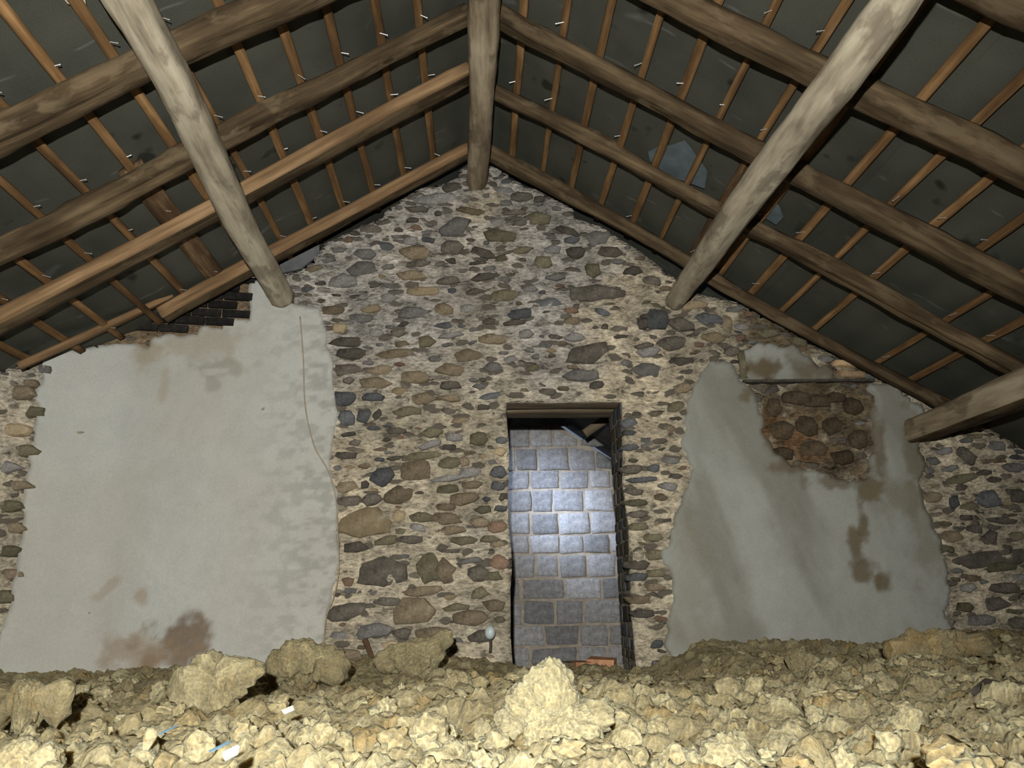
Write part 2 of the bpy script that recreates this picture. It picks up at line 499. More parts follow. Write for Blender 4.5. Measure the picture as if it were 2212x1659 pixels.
def mortar_disp(x, z):
    d = 0.022 * fbm(x, z, None, 3.5, 3, 5) + 0.014 * fbm(x * 0.8, z, None, 16, 3, 8) + 0.008 * np.abs(fbm(x, z, None, 34, 2, 9))
    return d


wall = poly_sheet('wall_gable', outer, [door], 0.024, 0.0, 0.05, mortar_disp, M_MORTAR, mortar_col)
tag(wall, 'rubble stone gable wall with crumbling lime mortar and a doorway', kind='structure')


# the wall's core behind the face, 0.52 m thick, leaving the doorway open
def prism_xz(poly, y0f, y1):
    n = len(poly)
    V = [(p[0], float(y0f(p[0])), p[1]) for p in poly] + [(p[0], y1, p[1]) for p in poly]
    F = [list(range(n)), list(range(2 * n - 1, n - 1, -1))] + [[i, i + n, (i + 1) % n + n, (i + 1) % n] for i in range(n)]
    return V, F


core_y = lambda x: 5.06 + 0 * x
tl = [t for t in top if t[0] < DX0]; tm = [t for t in top if DX0 <= t[0] <= DX1]; tr = [t for t in top if t[0] > DX1]
zi = lambda x: float(np.interp(x, top[:, 0], top[:, 1])) - 0.012
CV, CF = [], []
for poly in ([(-lx, FLOORZ)] + [(xx, FLOORZ) for xx in np.linspace(-3.3, -2.1, 14)] + [(DX0 - .012, FLOORZ), (DX0 - .012, zi(DX0))] + [(t[0], t[1] - 0.012) for t in tl[::-1]] + [(-lx, outer[1][1])],
             [(DX0 - .012, DZ + 0.02), (DX1 + .012, DZ + 0.02), (DX1 + .012, zi(DX1))] + [(t[0], t[1] - 0.012) for t in tm[::-1]] + [(DX0 - .012, zi(DX0))],
             [(DX1 + .012, FLOORZ), (lx, FLOORZ), (lx, outer[-2][1])] + [(t[0], t[1] - 0.012) for t in tr[::-1]] + [(DX1 + .012, zi(DX1))]):
    V, F = prism_xz(poly, core_y, 5.52)
    CF += [[i + len(CV) for i in f] for f in F]; CV += V
core = mesh_obj('wall_core', CV, CF, M_MORTAR, wall, False, mortar_col(np.array(CV)[:, 0], np.array(CV)[:, 2]))


# ---- plaster coats
def plaster_l_col(x, z):
    c = np.tile([0.47, 0.472, 0.435], (len(x), 1))
    c = mix_to(c, (0.44, 0.415, 0.35), np.clip(0.5 + fbm(x, z, None, 1.6, 4, 31), 0, 1), 0.45)
    c = mix_to(c, (0.15, 0.10, 0.06), blob(385, 1392, x, z, .17, .16), 0.85)
    c = mix_to(c, (0.30, 0.22, 0.14), blob(330, 1410, x, z, .22, .12), 0.6)
    c = mix_to(c, (0.32, 0.25, 0.17), blob(315, 1285, x, z, .05, .06), 0.6)
    c = mix_to(c, (0.32, 0.25, 0.17), blob(245, 1265, x, z, .09, .03, 0.8), 0.45)
    c = mix_to(c, (0.30, 0.29, 0.23), blob(480, 800, x, z, .17, .06, 0.05), 0.7)
    c = mix_to(c, (0.30, 0.29, 0.23), blob(465, 835, x, z, .05, .06, -.7), 0.6)
    c = mix_to(c, (0.50, 0.49, 0.44), blob(470, 806, x, z, .09, .022, 0.05), 0.7)
    c = mix_to(c, (0.33, 0.27, 0.18), blob(330, 770, x, z, .10, .10), 0.55)
    c = mix_to(c, (0.36, 0.32, 0.24), blob(440, 745, x, z, .3, .10), 0.6)
    c = mix_to(c, (0.36, 0.30, 0.21), blob(360, 830, x, z, .03, .15), 0.4)
    c = mix_to(c, (0.07, 0.05, 0.05), blob(572, 887, x, z, .012, .012), 0.8)
    rough = np.clip((x + 1.55) / 0.5, 0, 1) * np.clip(0.2 + 1.6 * fbm(x * 0.6, z, None, 26, 3, 44), 0, 1)
    c = mix_to(c, (0.27, 0.26, 0.23), rough, 0.55)
    e = np.clip((fbm(x, z, None, 7, 3, 45) - 0.1) * 2, 0, 1) * np.clip((-2.62 - x) / 0.25, 0, 1)
    c = mix_to(c, (0.3, 0.28, 0.2), e, 0.5)
    return c


def plaster_r_col(x, z):
    c = np.tile([0.315, 0.318, 0.285], (len(x), 1))
    c = mix_to(c, (0.19, 0.184, 0.148), np.clip(0.45 + 1.1 * fbm(x * 1.5 + z * 0.5, z * 0.5, None, 2.2, 4, 61), 0, 1), 0.7)
    for b_ in ((1620, 1130), (1640, 1200), (1655, 1270), (1668, 1340)):
        c = mix_to(c, (0.345, 0.348, 0.32), blob(b_[0], b_[1], x, z, .10, .2, 0.2), 0.6)
    for b_ in ((1872, 1060, .09, .09), (1855, 1130, .035, .1), (1840, 1180, .045, .1), (1850, 1235, .11, .07), (1895, 1250, .05, .06)):
        c = mix_to(c, (0.12, 0.09, 0.045), blob(b_[0], b_[1], x, z, b_[2], b_[3]), 0.8)
    for b_ in ((1655, 900, .05, .16), (1665, 960, .07, .08), (1700, 1008, .12, .05), (1790, 1042, .16, .05), (1884, 950, .05, .25), (1610, 850, .07, .06)):
        c = mix_to(c, (0.13, 0.10, 0.06), blob(b_[0], b_[1], x, z, b_[2], b_[3]), 0.75)
    c = mix_to(c, (0.18, 0.15, 0.09), blob(1940, 1080, x, z, .2, .12), 0.55)
    c = mix_to(c, (0.16, 0.14, 0.09), blob(1970, 980, x, z, .08, .25), 0.7)
    c = mix_to(c, (0.2, 0.18, 0.13), blob(1990, 1160, x, z, .12, .3), 0.6)
    c = mix_to(c, (0.22, 0.2, 0.15), blob(1480, 1260, x, z, .15, .5), 0.4)
    return c


pd = lambda x, z: 0.006 * fbm(x, z, None, 2.5, 3, 70) + 0.002 * fbm(x, z, None, 20, 2, 71)
pl = poly_sheet('wall_plaster_left', ragged(PANEL_L), [], 0.016, -0.045, 0.03, pd, M_PLASTER, plaster_l_col)
tag(pl, 'pale lime plastered chimney breast with stepped broken top on the left', kind='structure')
pr = poly_sheet('wall_plaster_right', ragged(PANEL_R, amp=0.022), [], 0.016, -0.056, 0.03, pd, M_PLASTER, plaster_r_col)
tag(pr, 'grey stained plaster patch on the stone wall right of the doorway', kind='structure')
pu = poly_sheet('wall_plaster_upper', ragged(PANEL_U, amp=0.03), [], 0.016, -0.042, 0.03, pd, M_PLASTER, lambda x, z: mix_to(mix_to(plaster_r_col(x, z), (0.12, 0.09, 0.05), blob(1640, 800, x, z, .12, .07), 0.9), (0.14, 0.115, 0.075), blob(1765, 800, x, z, .2, .1), 0.8))
tag(pu, 'small grey plaster remnant above a ledge under the right roof slope', kind='structure')


# ---- stones of the wall, each one a piece
def stone_mesh(name, c, w, h, rot, proud, mat, axis='y', n=10, parent=wall, blocky=3.0, corners=None):
    """rounded irregular stone; c = (a, z) in the face, axis 'y': face looks to -y on the gable, 'x': face looks to -x at c[0]"""
    if blocky > 5:                                # dressed: four corners
        cu = np.array([1, 1, -1, -1]) * rng.uniform(0.90, 1.02, 4); cw = np.array([-1, 1, 1, -1]) * rng.uniform(0.90, 1.02, 4)
    else:                                         # rubble: five to eight corners
        m = int(rng.integers(5, 9)); a = (np.arange(m) + rng.uniform(-0.32, 0.32, m)) * 2 * np.pi / m + rng.uniform(0, 6)
        r = (np.abs(np.cos(a)) ** blocky + np.abs(np.sin(a)) ** blocky) ** (-1 / blocky) * rng.uniform(0.86, 1.12, m)
        cu, cw = r * np.cos(a), r * np.sin(a)
    if corners is not None:
        cu, cw = np.array([q[0] for q in corners]) * 2 / w, np.array([q[1] for q in corners]) * 2 / h
    sub = 4 if blocky > 5 else (3 if n > 10 else 2)
    U, Wd = [], []
    for i in range(len(cu)):
        for t in np.arange(sub) / sub:
            rr = 1 + rng.uniform(-0.05, 0.04) + (0.015 * math.sin(math.pi * t) if t else -0.01)
            U.append((cu[i] + (cu[(i + 1) % len(cu)] - cu[i]) * t) * rr * w / 2); Wd.append((cw[i] + (cw[(i + 1) % len(cu)] - cw[i]) * t) * rr * h / 2)
    U, Wd = np.array(U), np.array(Wd); n = len(U)
    cr, sr = math.cos(rot), math.sin(rot)
    rings, Vv = [(1.03, -0.03), (1.0, proud * 0.45), (0.93, proud * 0.85), (0.6, proud)], []
    for s, d in rings:
        j = rng.uniform(-0.12, 0.12, n) * proud if d > 0 else 0
        Vv += [(s * u, d + (j[i] if d > 0 else 0), s * q) for i, (u, q) in enumerate(zip(U, Wd))]
    Vv.append((0, proud * rng.uniform(0.9, 1.15), 0))
    Vv = np.array(Vv); u = Vv[:, 0] * cr - Vv[:, 2] * sr; q = Vv[:, 0] * sr + Vv[:, 2] * cr
    F = []
    for k in range(len(rings) - 1):
        for i in range(n):
            F.append([k * n + i, k * n + (i + 1) % n, (k + 1) * n + (i + 1) % n, (k + 1) * n + i])
    k = len(rings) - 1
    F += [[k * n + i, k * n + (i + 1) % n, (k + 1) * n] for i in range(n)]
    if axis == 'y':
        x0, z0 = c; y0 = float(wall_y(x0)) - 0.6 * float(mortar_disp(np.array([x0]), np.array([z0]))[0])
        V = np.stack([u, -Vv[:, 1], q], 1); o = mesh_obj(name, V, F, mat, parent, True); o.location = (x0, y0, z0)
    else:
        x0, y0, z0 = c
        V = np.stack([-Vv[:, 1], -u, q], 1); o = mesh_obj(name, V, F, mat, parent, True); o.location = (x0, y0, z0)
    return o


S6 = (680, 350); S9 = (680, 800); S8 = (1472, 700)
SC = 740 / 2212
LIST6 = """660 305 150 40 0 d|1010 320 180 45 -10 b|1290 325 170 35 0 d|900 425 220 150 10 g|1200 480 220 80 -6 o|880 550 150 100 -8 d|1085 590 165 60 -15 d|1330 580 150 45 12 o|650 590 200 90 0 b|620 510 90 60 0 g|1470 645 110 85 0 o|1640 450 160 50 -20 d|1690 580 130 80 0 d|1910 585 170 80 0 d|2050 705 120 70 0 d|1100 745 190 50 5 d|870 770 150 60 5 d|620 740 180 70 0 b|690 660 110 50 0 d|880 640 80 40 0 d|1830 845 370 125 -2 d|1220 870 190 80 4 o|840 960 110 100 -10 b|990 950 120 60 0 g|640 980 180 80 0 g|870 1058 195 38 0 u|1285 1045 150 38 3 d|1660 1030 110 50 0 b|1650 970 90 40 0 r|540 1110 100 60 0 d|880 1120 160 40 8 g|1150 1145 180 60 0 b|1365 1110 90 60 0 g|990 1245 180 80 0 b|880 1340 200 85 0 b|870 1440 150 50 0 d|870 1525 140 45 0 b|1770 1235 290 140 10 d|1720 1380 220 75 0 g|210 1345 200 70 0 d|220 1415 80 50 0 d|380 1430 200 85 0 b|185 1530 150 95 0 u|385 1525 150 50 -5 u|520 1240 260 60 4 b|210 1165 210 60 0 d|160 1080 120 60 0 t|240 1240 180 70 0 d|640 1390 180 80 0 b|700 1530 170 80 0 b|420 1350 180 60 0 b|120 960 140 60 0 b|300 1010 150 60 0 g|360 950 140 60 0 t|310 690 200 90 0 g|180 770 180 100 0 g|320 600 150 70 0 g|800 240 260 80 5 g|1330 225 150 70 0 d|1450 370 150 90 0 o|1800 700 110 100 0 o|480 880 120 70 0 g|700 840 200 60 0 t|2130 1000 60 30 0 d|1870 1070 50 40 0 d|1960 1080 110 45 0 d|1860 975 100 40 -25 u|2120 1195 120 40 10 d|1680 1130 130 60 0 g|1540 560 120 60 5 g|1560 740 130 50 5 g|1390 820 110 45 0 g|1040 840 150 45 5 d|1050 660 120 25 5 d"""
LIST9 = """205 310 100 95 0 u|320 295 80 105 -25 u|405 290 45 75 -25 d|220 415 90 25 5 d|530 395 130 40 0 d|600 270 160 60 5 o|200 550 140 40 0 d|520 570 100 25 5 d|690 552 240 42 4 o|650 645 190 140 5 b|440 690 150 105 10 u|325 740 50 50 0 d|540 805 170 105 10 b|220 845 150 65 0 d|370 835 130 65 10 d|870 600 130 65 0 o|965 595 65 78 0 b|860 700 200 36 8 g|860 770 150 55 5 o|960 830 180 75 12 b|850 885 120 45 0 b|320 980 310 170 0 t|545 945 75 75 0 t|850 960 180 72 0 b|690 950 130 60 0 o|880 1035 170 48 5 b|1180 1010 130 70 0 r|275 1140 160 66 0 d|465 1100 130 55 10 o|610 1095 160 45 -5 d|960 1100 150 50 0 o|870 1165 150 25 0 d|440 1310 300 170 0 d|735 1275 135 165 5 o|835 1300 130 150 8 b|1000 1230 160 36 5 g|1050 1315 130 100 0 d|1190 1240 110 85 0 r|690 1425 210 55 3 b|1070 1440 110 70 0 o|200 1560 230 90 14 d|640 1550 270 150 0 b|470 1495 140 50 -5 d|910 1530 170 50 5 o|1010 1600 200 80 0 b|1205 455 70 52 0 u|1190 528 90 55 0 t|1185 655 100 72 0 u|1185 745 100 52 0 u|1215 820 50 48 0 d|1200 890 80 42 0 u|1055 440 110 85 0 o|760 400 130 60 8 o|740 480 140 50 8 g|900 430 120 60 0 g|1000 660 130 60 5 g|1010 740 120 45 5 b|1090 900 110 50 0 o|1060 980 120 55 0 b|1130 1090 120 45 0 o|1180 1120 100 45 0 b|1150 1330 120 60 0 o|1160 1520 140 70 0 b|380 1680 200 80 5 g|760 1700 190 75 0 b|1080 1720 150 70 0 d|560 1700 130 60 0 d|2025 340 110 62 0 u|2030 410 90 40 0 u|2030 500 105 38 5 u|2045 640 140 58 0 d|2185 635 80 50 0 u|2115 706 195 32 3 u|2055 785 140 42 0 d|2075 855 150 42 0 o|2080 930 130 40 0 d|2085 1010 120 45 0 o|2080 1255 150 55 0 d|2075 1335 150 46 0 u|2090 1480 160 48 0 b|2190 1400 140 46 0 b|2110 1570 140 48 0 d|2200 1190 120 60 0 o|2180 1080 130 45 0 o|2200 1310 110 45 0 o"""
LIST8 = """1835 850 125 75 -50 d|1810 1000 200 65 8 o|1985 1130 150 105 0 u|2175 1110 110 85 0 d|1750 1155 60 75 0 u|1840 1250 90 36 0 d|2070 1268 170 38 -3 d|1890 1325 90 50 -15 d|1990 1385 130 85 10 d|2000 1515 470 95 3 d|2160 1370 90 50 0 o|2150 930 130 60 0 g|1700 820 120 45 10 g|1740 930 110 40 10 g"""
LISTF = """2170 1270 62 22 0 d|2150 1305 72 26 0 d|2085 1312 36 20 0 o|2200 1345 40 22 0 d|2160 1225 60 20 3 o|2120 1340 50 20 0 g|2090 1270 34 18 0 g|40 850 60 26 0 b|70 890 50 22 0 o|30 930 58 24 0 t|52 975 48 22 0 o|20 1010 46 24 0 g|40 1050 52 20 0 b|22 1095 40 22 0 o|30 1140 44 22 0 b|15 1190 44 22 0 o|22 1240 40 20 0 b|10 1290 36 22 0 o|60 830 44 16 0 b|95 800 40 16 0 g|1420 690 50 40 0 u|1470 700 60 34 -20 d|1450 740 70 30 10 d|1530 690 60 30 0 u|1540 730 50 26 0 t|1500 660 60 20 5 t|1390 700 30 24 0 d|1580 760 34 20 0 d|1570 700 24 40 0 b|1460 880 40 22 8 o|1475 840 40 20 8 b|1440 930 36 20 5 b|1400 760 60 20 8 g|1470 780 60 18 5 d|1660 720 50 20 0 o|1720 740 46 18 -20 o|1690 700 40 18 -20 d|1760 870 60 36 0 e|1800 920 50 36 0 e|1840 880 40 40 0 e|1720 860 60 30 0 e|1690 930 50 40 0 e|1760 970 60 36 5 e|1820 990 50 30 0 e|1850 950 36 40 0 e|1690 980 44 30 0 e|1745 920 46 40 0 e|1800 860 50 24 0 e|1670 880 30 40 0 e"""
stones = []


def parse(txt, off, sc):
    for it in txt.split('|'):
        a = it.split(); cx, cy, w, h, rt = map(float, a[:5])
        c = wp(off[0] + cx * sc, off[1] + cy * sc); k = 0.0034 * sc
        stones.append([c[0], c[1], w * k, h * k, math.radians(rt), a[5], True])


parse(LIST6, S6, SC); parse(LIST9, S9, SC); parse(LIST8, S8, SC); parse(LISTF, (0, 0), 1.0)
sm_poly = P([(1290, 740), (1340, 600), (1440, 610), (1480, 700), (1510, 780), (1480, 850), (1450, 960), (1350, 860), (1300, 800)])
ex = [PANEL_L, PANEL_R, PANEL_U]
big = inside
soot_poly = P([(548, 596), (548, 697), (490, 697), (488, 718), (438, 712), (434, 732), (333, 735), (330, 757), (225, 757), (225, 700), (330, 660), (440, 610)])
tries = 0
keys = 'ddbbgoogtur'
while len(stones) < 560 and tries < 30000:
    tries += 1
    x, z = rng.uniform(-3.35, 3.7), rng.uniform(CZ - 0.45, CZ + 3.0)
    s = rng.random()
    w = rng.uniform(0.05, 0.11) if s < 0.55 else rng.uniform(0.1, 0.21); h = w * rng.uniform(0.28, 0.6)
    cc = np.array([[x, z], [x - w / 2, z], [x + w / 2, z], [x, z + h / 2], [x, z - h / 2]])
    if not np.all(inside(outer, cc[:, 0], cc[:, 1])): continue
    if z > np.interp(x, top[:, 0], top[:, 1]) - 0.02 - h / 2 and abs(x) < 3.3: continue
    bad = False
    for e in ex + [soot_poly]:
        if np.any(inside(e, cc[:, 0], cc[:, 1])): bad = True
    if bad: continue
    if DX0 - w / 2 - 0.02 < x < DX1 + w / 2 + 0.02 and z < DZ + h / 2 + 0.04: continue
    if inside(sm_poly, np.array([x]), np.array([z]))[0] and rng.random() > 0.12: continue
    for q in stones:
        if ((x - q[0]) / ((w + q[2]) * 0.52)) ** 2 + ((z - q[1]) / ((h + q[3]) * 0.55)) ** 2 < 1: bad = True; break
    if bad: continue
    key = keys[rng.integers(len(keys))]
    if z > CZ + 1.4 and key in 'tob' and rng.random() < 0.6: key = 'g'
    stones.append([x, z, w, h, rng.normal(0, 0.1), key, False])
order = sorted(range(len(stones)), key=lambda i: -stones[i][2] * stones[i][3])
small_v, small_f, small_c = [], [], []
for rank, i in enumerate(order):
    x, z, w, h, rt, k, ex_ = stones[i]
    pr_ = rng.uniform(0.010, 0.022) + (0.008 if ex_ else 0)
    o = stone_mesh('stone', (x, z), w, h, rt, pr_, STONES[k], n=12 if rank < 160 else 9, blocky=rng.uniform(2.3, 3.6))
    if rank >= 300:
        me = o.data; n0 = len(small_v)
        small_v += [tuple(Vector(vv.co) + o.location) for vv in me.vertices]
        small_f += [[q + n0 for q in p.vertices] for p in me.polygons]
        small_c += ['dbgoture'.index(k)] * len(me.polygons)
        bpy.data.objects.remove(o)
if small_v:
    so = mesh_obj('small_stones', small_v, small_f, [STONES[q] for q in 'dbgoture'], wall, True, None, small_c)
    tag(so, kind='stuff')

# stones of the right-hand door reveal
zc = CZ - 0.35; j = 0
while zc < DZ - 0.05:
    h = rng.uniform(0.06, 0.13); y0 = 5.03
    while y0 < 5.46:
        ln = rng.uniform(0.14, 0.28); ln = min(ln, 5.52 - y0)
        if ln > 0.06:
            stone_mesh('stone', (DX1 + 0.012, y0 + ln / 2, zc + h / 2), ln * 0.95, h * 0.86, 0.0, 0.009, STONES['dugo'[rng.integers(4)]], 'x', 9, wall, 6.0)
        y0 += ln
    zc += h

# ---- sooty bricks of the flue above the plaster
flue = tag(empty('chimney_flue', (-1.9, float(wall_y(-1.9)), 1.7 + CZ)), 'soot-blackened brickwork of the flue above the stepped plaster edge', 'chimney')
fo = np.array(flue.location)
back_poly = soot_poly
bm = poly_sheet('flue_mortar', back_poly, [], 0.02, -0.030, 0.02, lambda x, z: 0.003 * fbm(x, z, None, 20, 2, 3), M_MORTAR, lambda x, z: np.tile([0.20, 0.145, 0.09], (len(x), 1)), None)
bm.parent = flue; bm.matrix_parent_inverse = Matrix.Translation(-Vector(fo))
u0 = wp(545, 694); th = -0.06
bw, bh = 0.20, 0.063
for r_ in range(-2, 6):
    for c_ in range(-1, 8):
        uu = -(c_ * bw + (0.5 * bw if r_ % 2 else 0) + bw / 2); ww = r_ * bh + bh / 2
        cx = u0[0] + uu * math.cos(th) - ww * math.sin(th); cz = u0[1] + uu * math.sin(th) + ww * math.cos(th)
        if inside(soot_poly, np.array([cx - .05, cx + .05, cx]), np.array([cz, cz, cz])).sum() < 2: continue
        a, bb, d = bw / 2 - 0.006, bh / 2 - 0.006, rng.uniform(0.052, 0.066)
        V = []
        for (sx, sz, dd) in [(-1, -1, 0), (1, -1, 0), (1, 1, 0), (-1, 1, 0)]: V.append((sx * a, -0.0, sz * bb))
        for (sx, sz) in [(-1, -1), (1, -1), (1, 1), (-1, 1)]: V.append((sx * a + rng.uniform(-.003, .003), -d + 0.006, sz * bb + rng.uniform(-.002, .002)))
        for (sx, sz) in [(-1, -1), (1, -1), (1, 1), (-1, 1)]: V.append((sx * (a - .008), -d, sz * (bb - .006)))
        V = np.array(V); x_ = V[:, 0] * math.cos(th) - V[:, 2] * math.sin(th); z_ = V[:, 0] * math.sin(th) + V[:, 2] * math.cos(th)
        F = [[0, 1, 5, 4], [1, 2, 6, 5], [2, 3, 7, 6], [3, 0, 4, 7], [4, 5, 9, 8], [5, 6, 10, 9], [6, 7, 11, 10], [7, 4, 8, 11], [8, 9, 10, 11]]
        o = mesh_obj('brick', np.stack([x_, V[:, 1], z_], 1), F, M_SOOT, flue)
        o.location = (cx - fo[0], float(wall_y(cx)) - fo[1], cz - fo[2])

# ---- ledge under the upper plaster remnant, with two pale bricks left on its end
a, b2 = wp(1600, 826), wp(1880, 828)
V = box_v(a[0], b2[0], 4.93, 5.0, a[1] - 0.018, a[1] + 0.0)
ledge = tag(mesh_obj('stone_ledge', V, BOXF, STONES['d']), 'thin dark stone ledge under the upper plaster remnant on the right', 'ledge')
for (px, py, w, h, lab) in ((1836, 812, 0.19, 0.05, 'lower of two pale orange bricks at the end of the dark ledge'), (1826, 788, 0.2, 0.045, 'upper of two pale orange bricks above the dark ledge')):
    c = wp(px, py)
    o = stone_mesh('brick_remnant', c, w, h, -0.05, 0.06, M_PALEBRICK, parent=None, blocky=6.0); tag(o, lab, 'brick')
o = stone_mesh('upright_stone', wp(1602, 790), 0.045, 0.22, 0.03, 0.03, STONES['o'], parent=None, blocky=6.0)
tag(o, 'narrow upright stone at the left end of the dark ledge', 'stone')



# ------------------------------------------------------------------ timbers
def timber(name, p0, p1, w, h, mat, square=3.2, nseg=44, nr=18, wob=0.02, bend=0.03, taper=(1, 1), seed=0, upv=(0, 0, 1), fmat=None, rough=1.0, parent=None, caps=True):
    """irregular beam from p0 to p1 (axis), w = width across, h = depth; local x runs along it"""
    p0, p1 = Vector(p0), Vector(p1); L = (p1 - p0).length
    X = (p1 - p0).normalized(); Zv = Vector(upv); Zv = (Zv - X * Zv.dot(X)).normalized(); Y = Zv.cross(X)
    t = np.linspace(0, 1, nseg)[:, None]; a = np.linspace(0, 2 * np.pi, nr, endpoint=False)[None, :] + np.pi / nr
    ca, sa = np.cos(a), np.sin(a)
    r = (np.abs(ca) ** square + np.abs(sa) ** square) ** (-1 / square)
    s = seed * 13.7
    tl_ = t * L
    n = fbm(tl_ * 1.1 + 0 * ca + s, ca * 1.2 + 0 * tl_, sa * 1.2 + 0 * tl_, 1.0, 3, seed) * wob * 1.3 + fbm(tl_ * 7 + 0 * ca, ca * 2 + s + 0 * tl_, sa * 2 + 0 * tl_, 1.0, 2, seed + 5) * wob * 0.45 * rough
    tp = taper[0] + (taper[1] - taper[0]) * t
    by = bend * vnoise(tl_ * 0.55 + s, tl_ * 0 + 0.3, None, seed); bz = 0.6 * bend * vnoise(tl_ * 0.5 + s, tl_ * 0 + 7.3, None, seed + 3)
    x = tl_ + 0 * ca
    y = (w / 2 * tp + n) * r * ca + by
    z = (h / 2 * tp + n) * r * sa + bz
    V = np.stack([x.ravel(), y.ravel(), z.ravel()], 1).tolist()
    F = []; fm = []
    for i in range(nseg - 1):
        for k in range(nr):
            F.append([i * nr + k, (i + 1) * nr + k, (i + 1) * nr + (k + 1) % nr, i * nr + (k + 1) % nr])
            fm.append(fmat(float(a[0, k]) + np.pi / nr) if fmat else 0)
    if caps:
        F.append(list(range(nr))); F.append(list(range((nseg - 1) * nr + nr - 1, (nseg - 1) * nr - 1, -1))); fm += [0, 0]
    o = mesh_obj(name, V, F, mat, parent, True, None, fm if fmat else None)
    o.matrix_world = Matrix(((X[0], Y[0], Zv[0], p0[0]), (X[1], Y[1], Zv[1], p0[1]), (X[2], Y[2], Zv[2], p0[2]), (0, 0, 0, 1)))
    return o


def line_ext(a, b, ya, yb):
    a, b = np.array(a), np.array(b); f = lambda y: a + (b - a) * (y - a[1]) / (b[1] - a[1])
    return f(ya), f(yb)


# ridge beam and purlins, running from the gable towards the viewer
rb0, rb1 = line_ext((0.022, 5.0, 2.965 + CZ), (0.032, 2.4, 2.985 + CZ), 5.06, -0.4)
tag(timber('ridge_beam', rb0, rb1, 0.165, 0.17, M_RIDGE, 2.4, 70, 20, 0.009, 0.03, (0.92, 1.1), 3), 'rough log ridge beam ending on the peak of the gable wall', 'beam')
pl0, pl1 = line_ext((-1.31, 5.0, 2.075 + CZ), (-1.315, 2.4, 2.19 + CZ), 4.99, -0.4)
tag(timber('purlin', pl0, pl1, 0.17, 0.165, M_LOG, 2.5, 80, 20, 0.009, 0.045, (0.93, 0.98), 11), 'pale weathered log purlin under the left roof slope', 'purlin', 'log purlins')
pr0, pr1 = line_ext((1.385, 5.0, 2.03 + CZ), (1.40, 2.1, 1.92 + CZ), 5.05, -0.4)
tag(timber('purlin', pr0, pr1, 0.165, 0.165, M_LOG, 2.3, 80, 20, 0.012, 0.05, (0.8, 0.96), 23), 'pale gnarled log purlin crossing the right roof slope above the doorway', 'purlin', 'log purlins')
pw0, pw1 = line_ext((2.93, 5.0, 1.085 + CZ), (2.96, 3.9, 1.085 + CZ), 5.02, -0.4)
tag(timber('purlin', pw0, pw1, 0.17, 0.19, [M_RIDGE, M_RAFTER], 4.5, 70, 20, 0.007, 0.02, (0.9, 1.1), 31, (0, 0, 1), lambda t_: 1 if math.sin(t_) < -0.6 else 0), 'squared grey purlin low on the right slope above the stone wall end', 'purlin', 'log purlins')  # underside shade put into the colour: darker wood on the downward faces

# rafters, lying over the purlins (back edge y, width, depth, side)
RH = 0.088            # depth square to the slope
UP = RH / math.cos(ANG)


def slope_pt(side, ax, y, lift):
    """point of the roof slope: ax metres out from the ridge, lifted square to the slope above the rafter undersides"""
    return Vector((RX + side * (ax + lift * math.sin(ANG)), y, RZ - RS * ax + lift * math.cos(ANG)))


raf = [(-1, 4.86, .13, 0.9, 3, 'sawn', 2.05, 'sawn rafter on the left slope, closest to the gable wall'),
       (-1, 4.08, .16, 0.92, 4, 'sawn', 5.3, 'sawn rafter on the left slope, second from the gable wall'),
       (-1, 3.56, .13, 1.1, 5, 'old', 5.3, 'rough old rafter on the left slope, third from the gable wall'),
       (-1, 2.93, .17, 1.35, 6, 'old', 5.3, 'thick rough rafter on the left slope, fourth from the gable wall'),
       (-1, 2.15, .14, 1.1, 7, 'old', 5.3, None),
       (1, 4.88, .10, 1.0, 8, 'old', 3.3, 'dark rafter on the right slope, tight against the gable wall'),
       (1, 4.16, .125, 1.05, 9, 'old', 5.3, 'gnarled old rafter on the right slope, second from the gable wall'),
       (1, 3.53, .14, 1.1, 10, 'old', 5.3, 'rough old rafter on the right slope, third from the gable wall'),
       (1, 2.87, .15, 1.25, 12, 'old', 5.3, 'thick smooth rafter on the right slope, fourth from the gable wall'),
       (1, 2.18, .14, 1.1, 14, 'old', 5.3, 'rafter corner in the upper right of the picture')]
for side, yb, w, hk, sd, kind, xe, lab in raf:
    if lab is None: continue
    h = RH * hk; lift = RH - h / 2                      # tops level, deeper logs hang lower
    a, b_ = slope_pt(side, 0.03, yb - w / 2, lift), slope_pt(side, xe, yb - w / 2, lift)
    upv = (side * math.sin(ANG), 0, math.cos(ANG))
    if kind == 'sawn':
        ys = 1 if side < 0 else -1
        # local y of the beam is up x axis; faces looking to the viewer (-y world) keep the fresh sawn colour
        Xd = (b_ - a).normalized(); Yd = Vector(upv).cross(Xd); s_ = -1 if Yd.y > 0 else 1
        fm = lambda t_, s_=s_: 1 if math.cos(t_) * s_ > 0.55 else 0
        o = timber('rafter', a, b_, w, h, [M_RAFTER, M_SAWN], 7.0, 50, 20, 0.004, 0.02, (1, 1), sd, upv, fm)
    else:
        o = timber('rafter', a, b_, w, h, M_RAFTER, 2.8, 90, 20, 0.012, 0.035, (0.95, 1.08), sd, upv)
    tag(o, lab, 'rafter', 'rafters of the roof')

# thin board lying on the wall head where the left rafter stops
tag(timber('board', at_y(372, 640, 4.80), at_y(40, 792, 4.50), 0.07, 0.035, M_SAWN, 7, 24, 12, 0.002, 0.01, (1, 1), 41), 'thin orange board along the wall head above the left plaster', 'board')

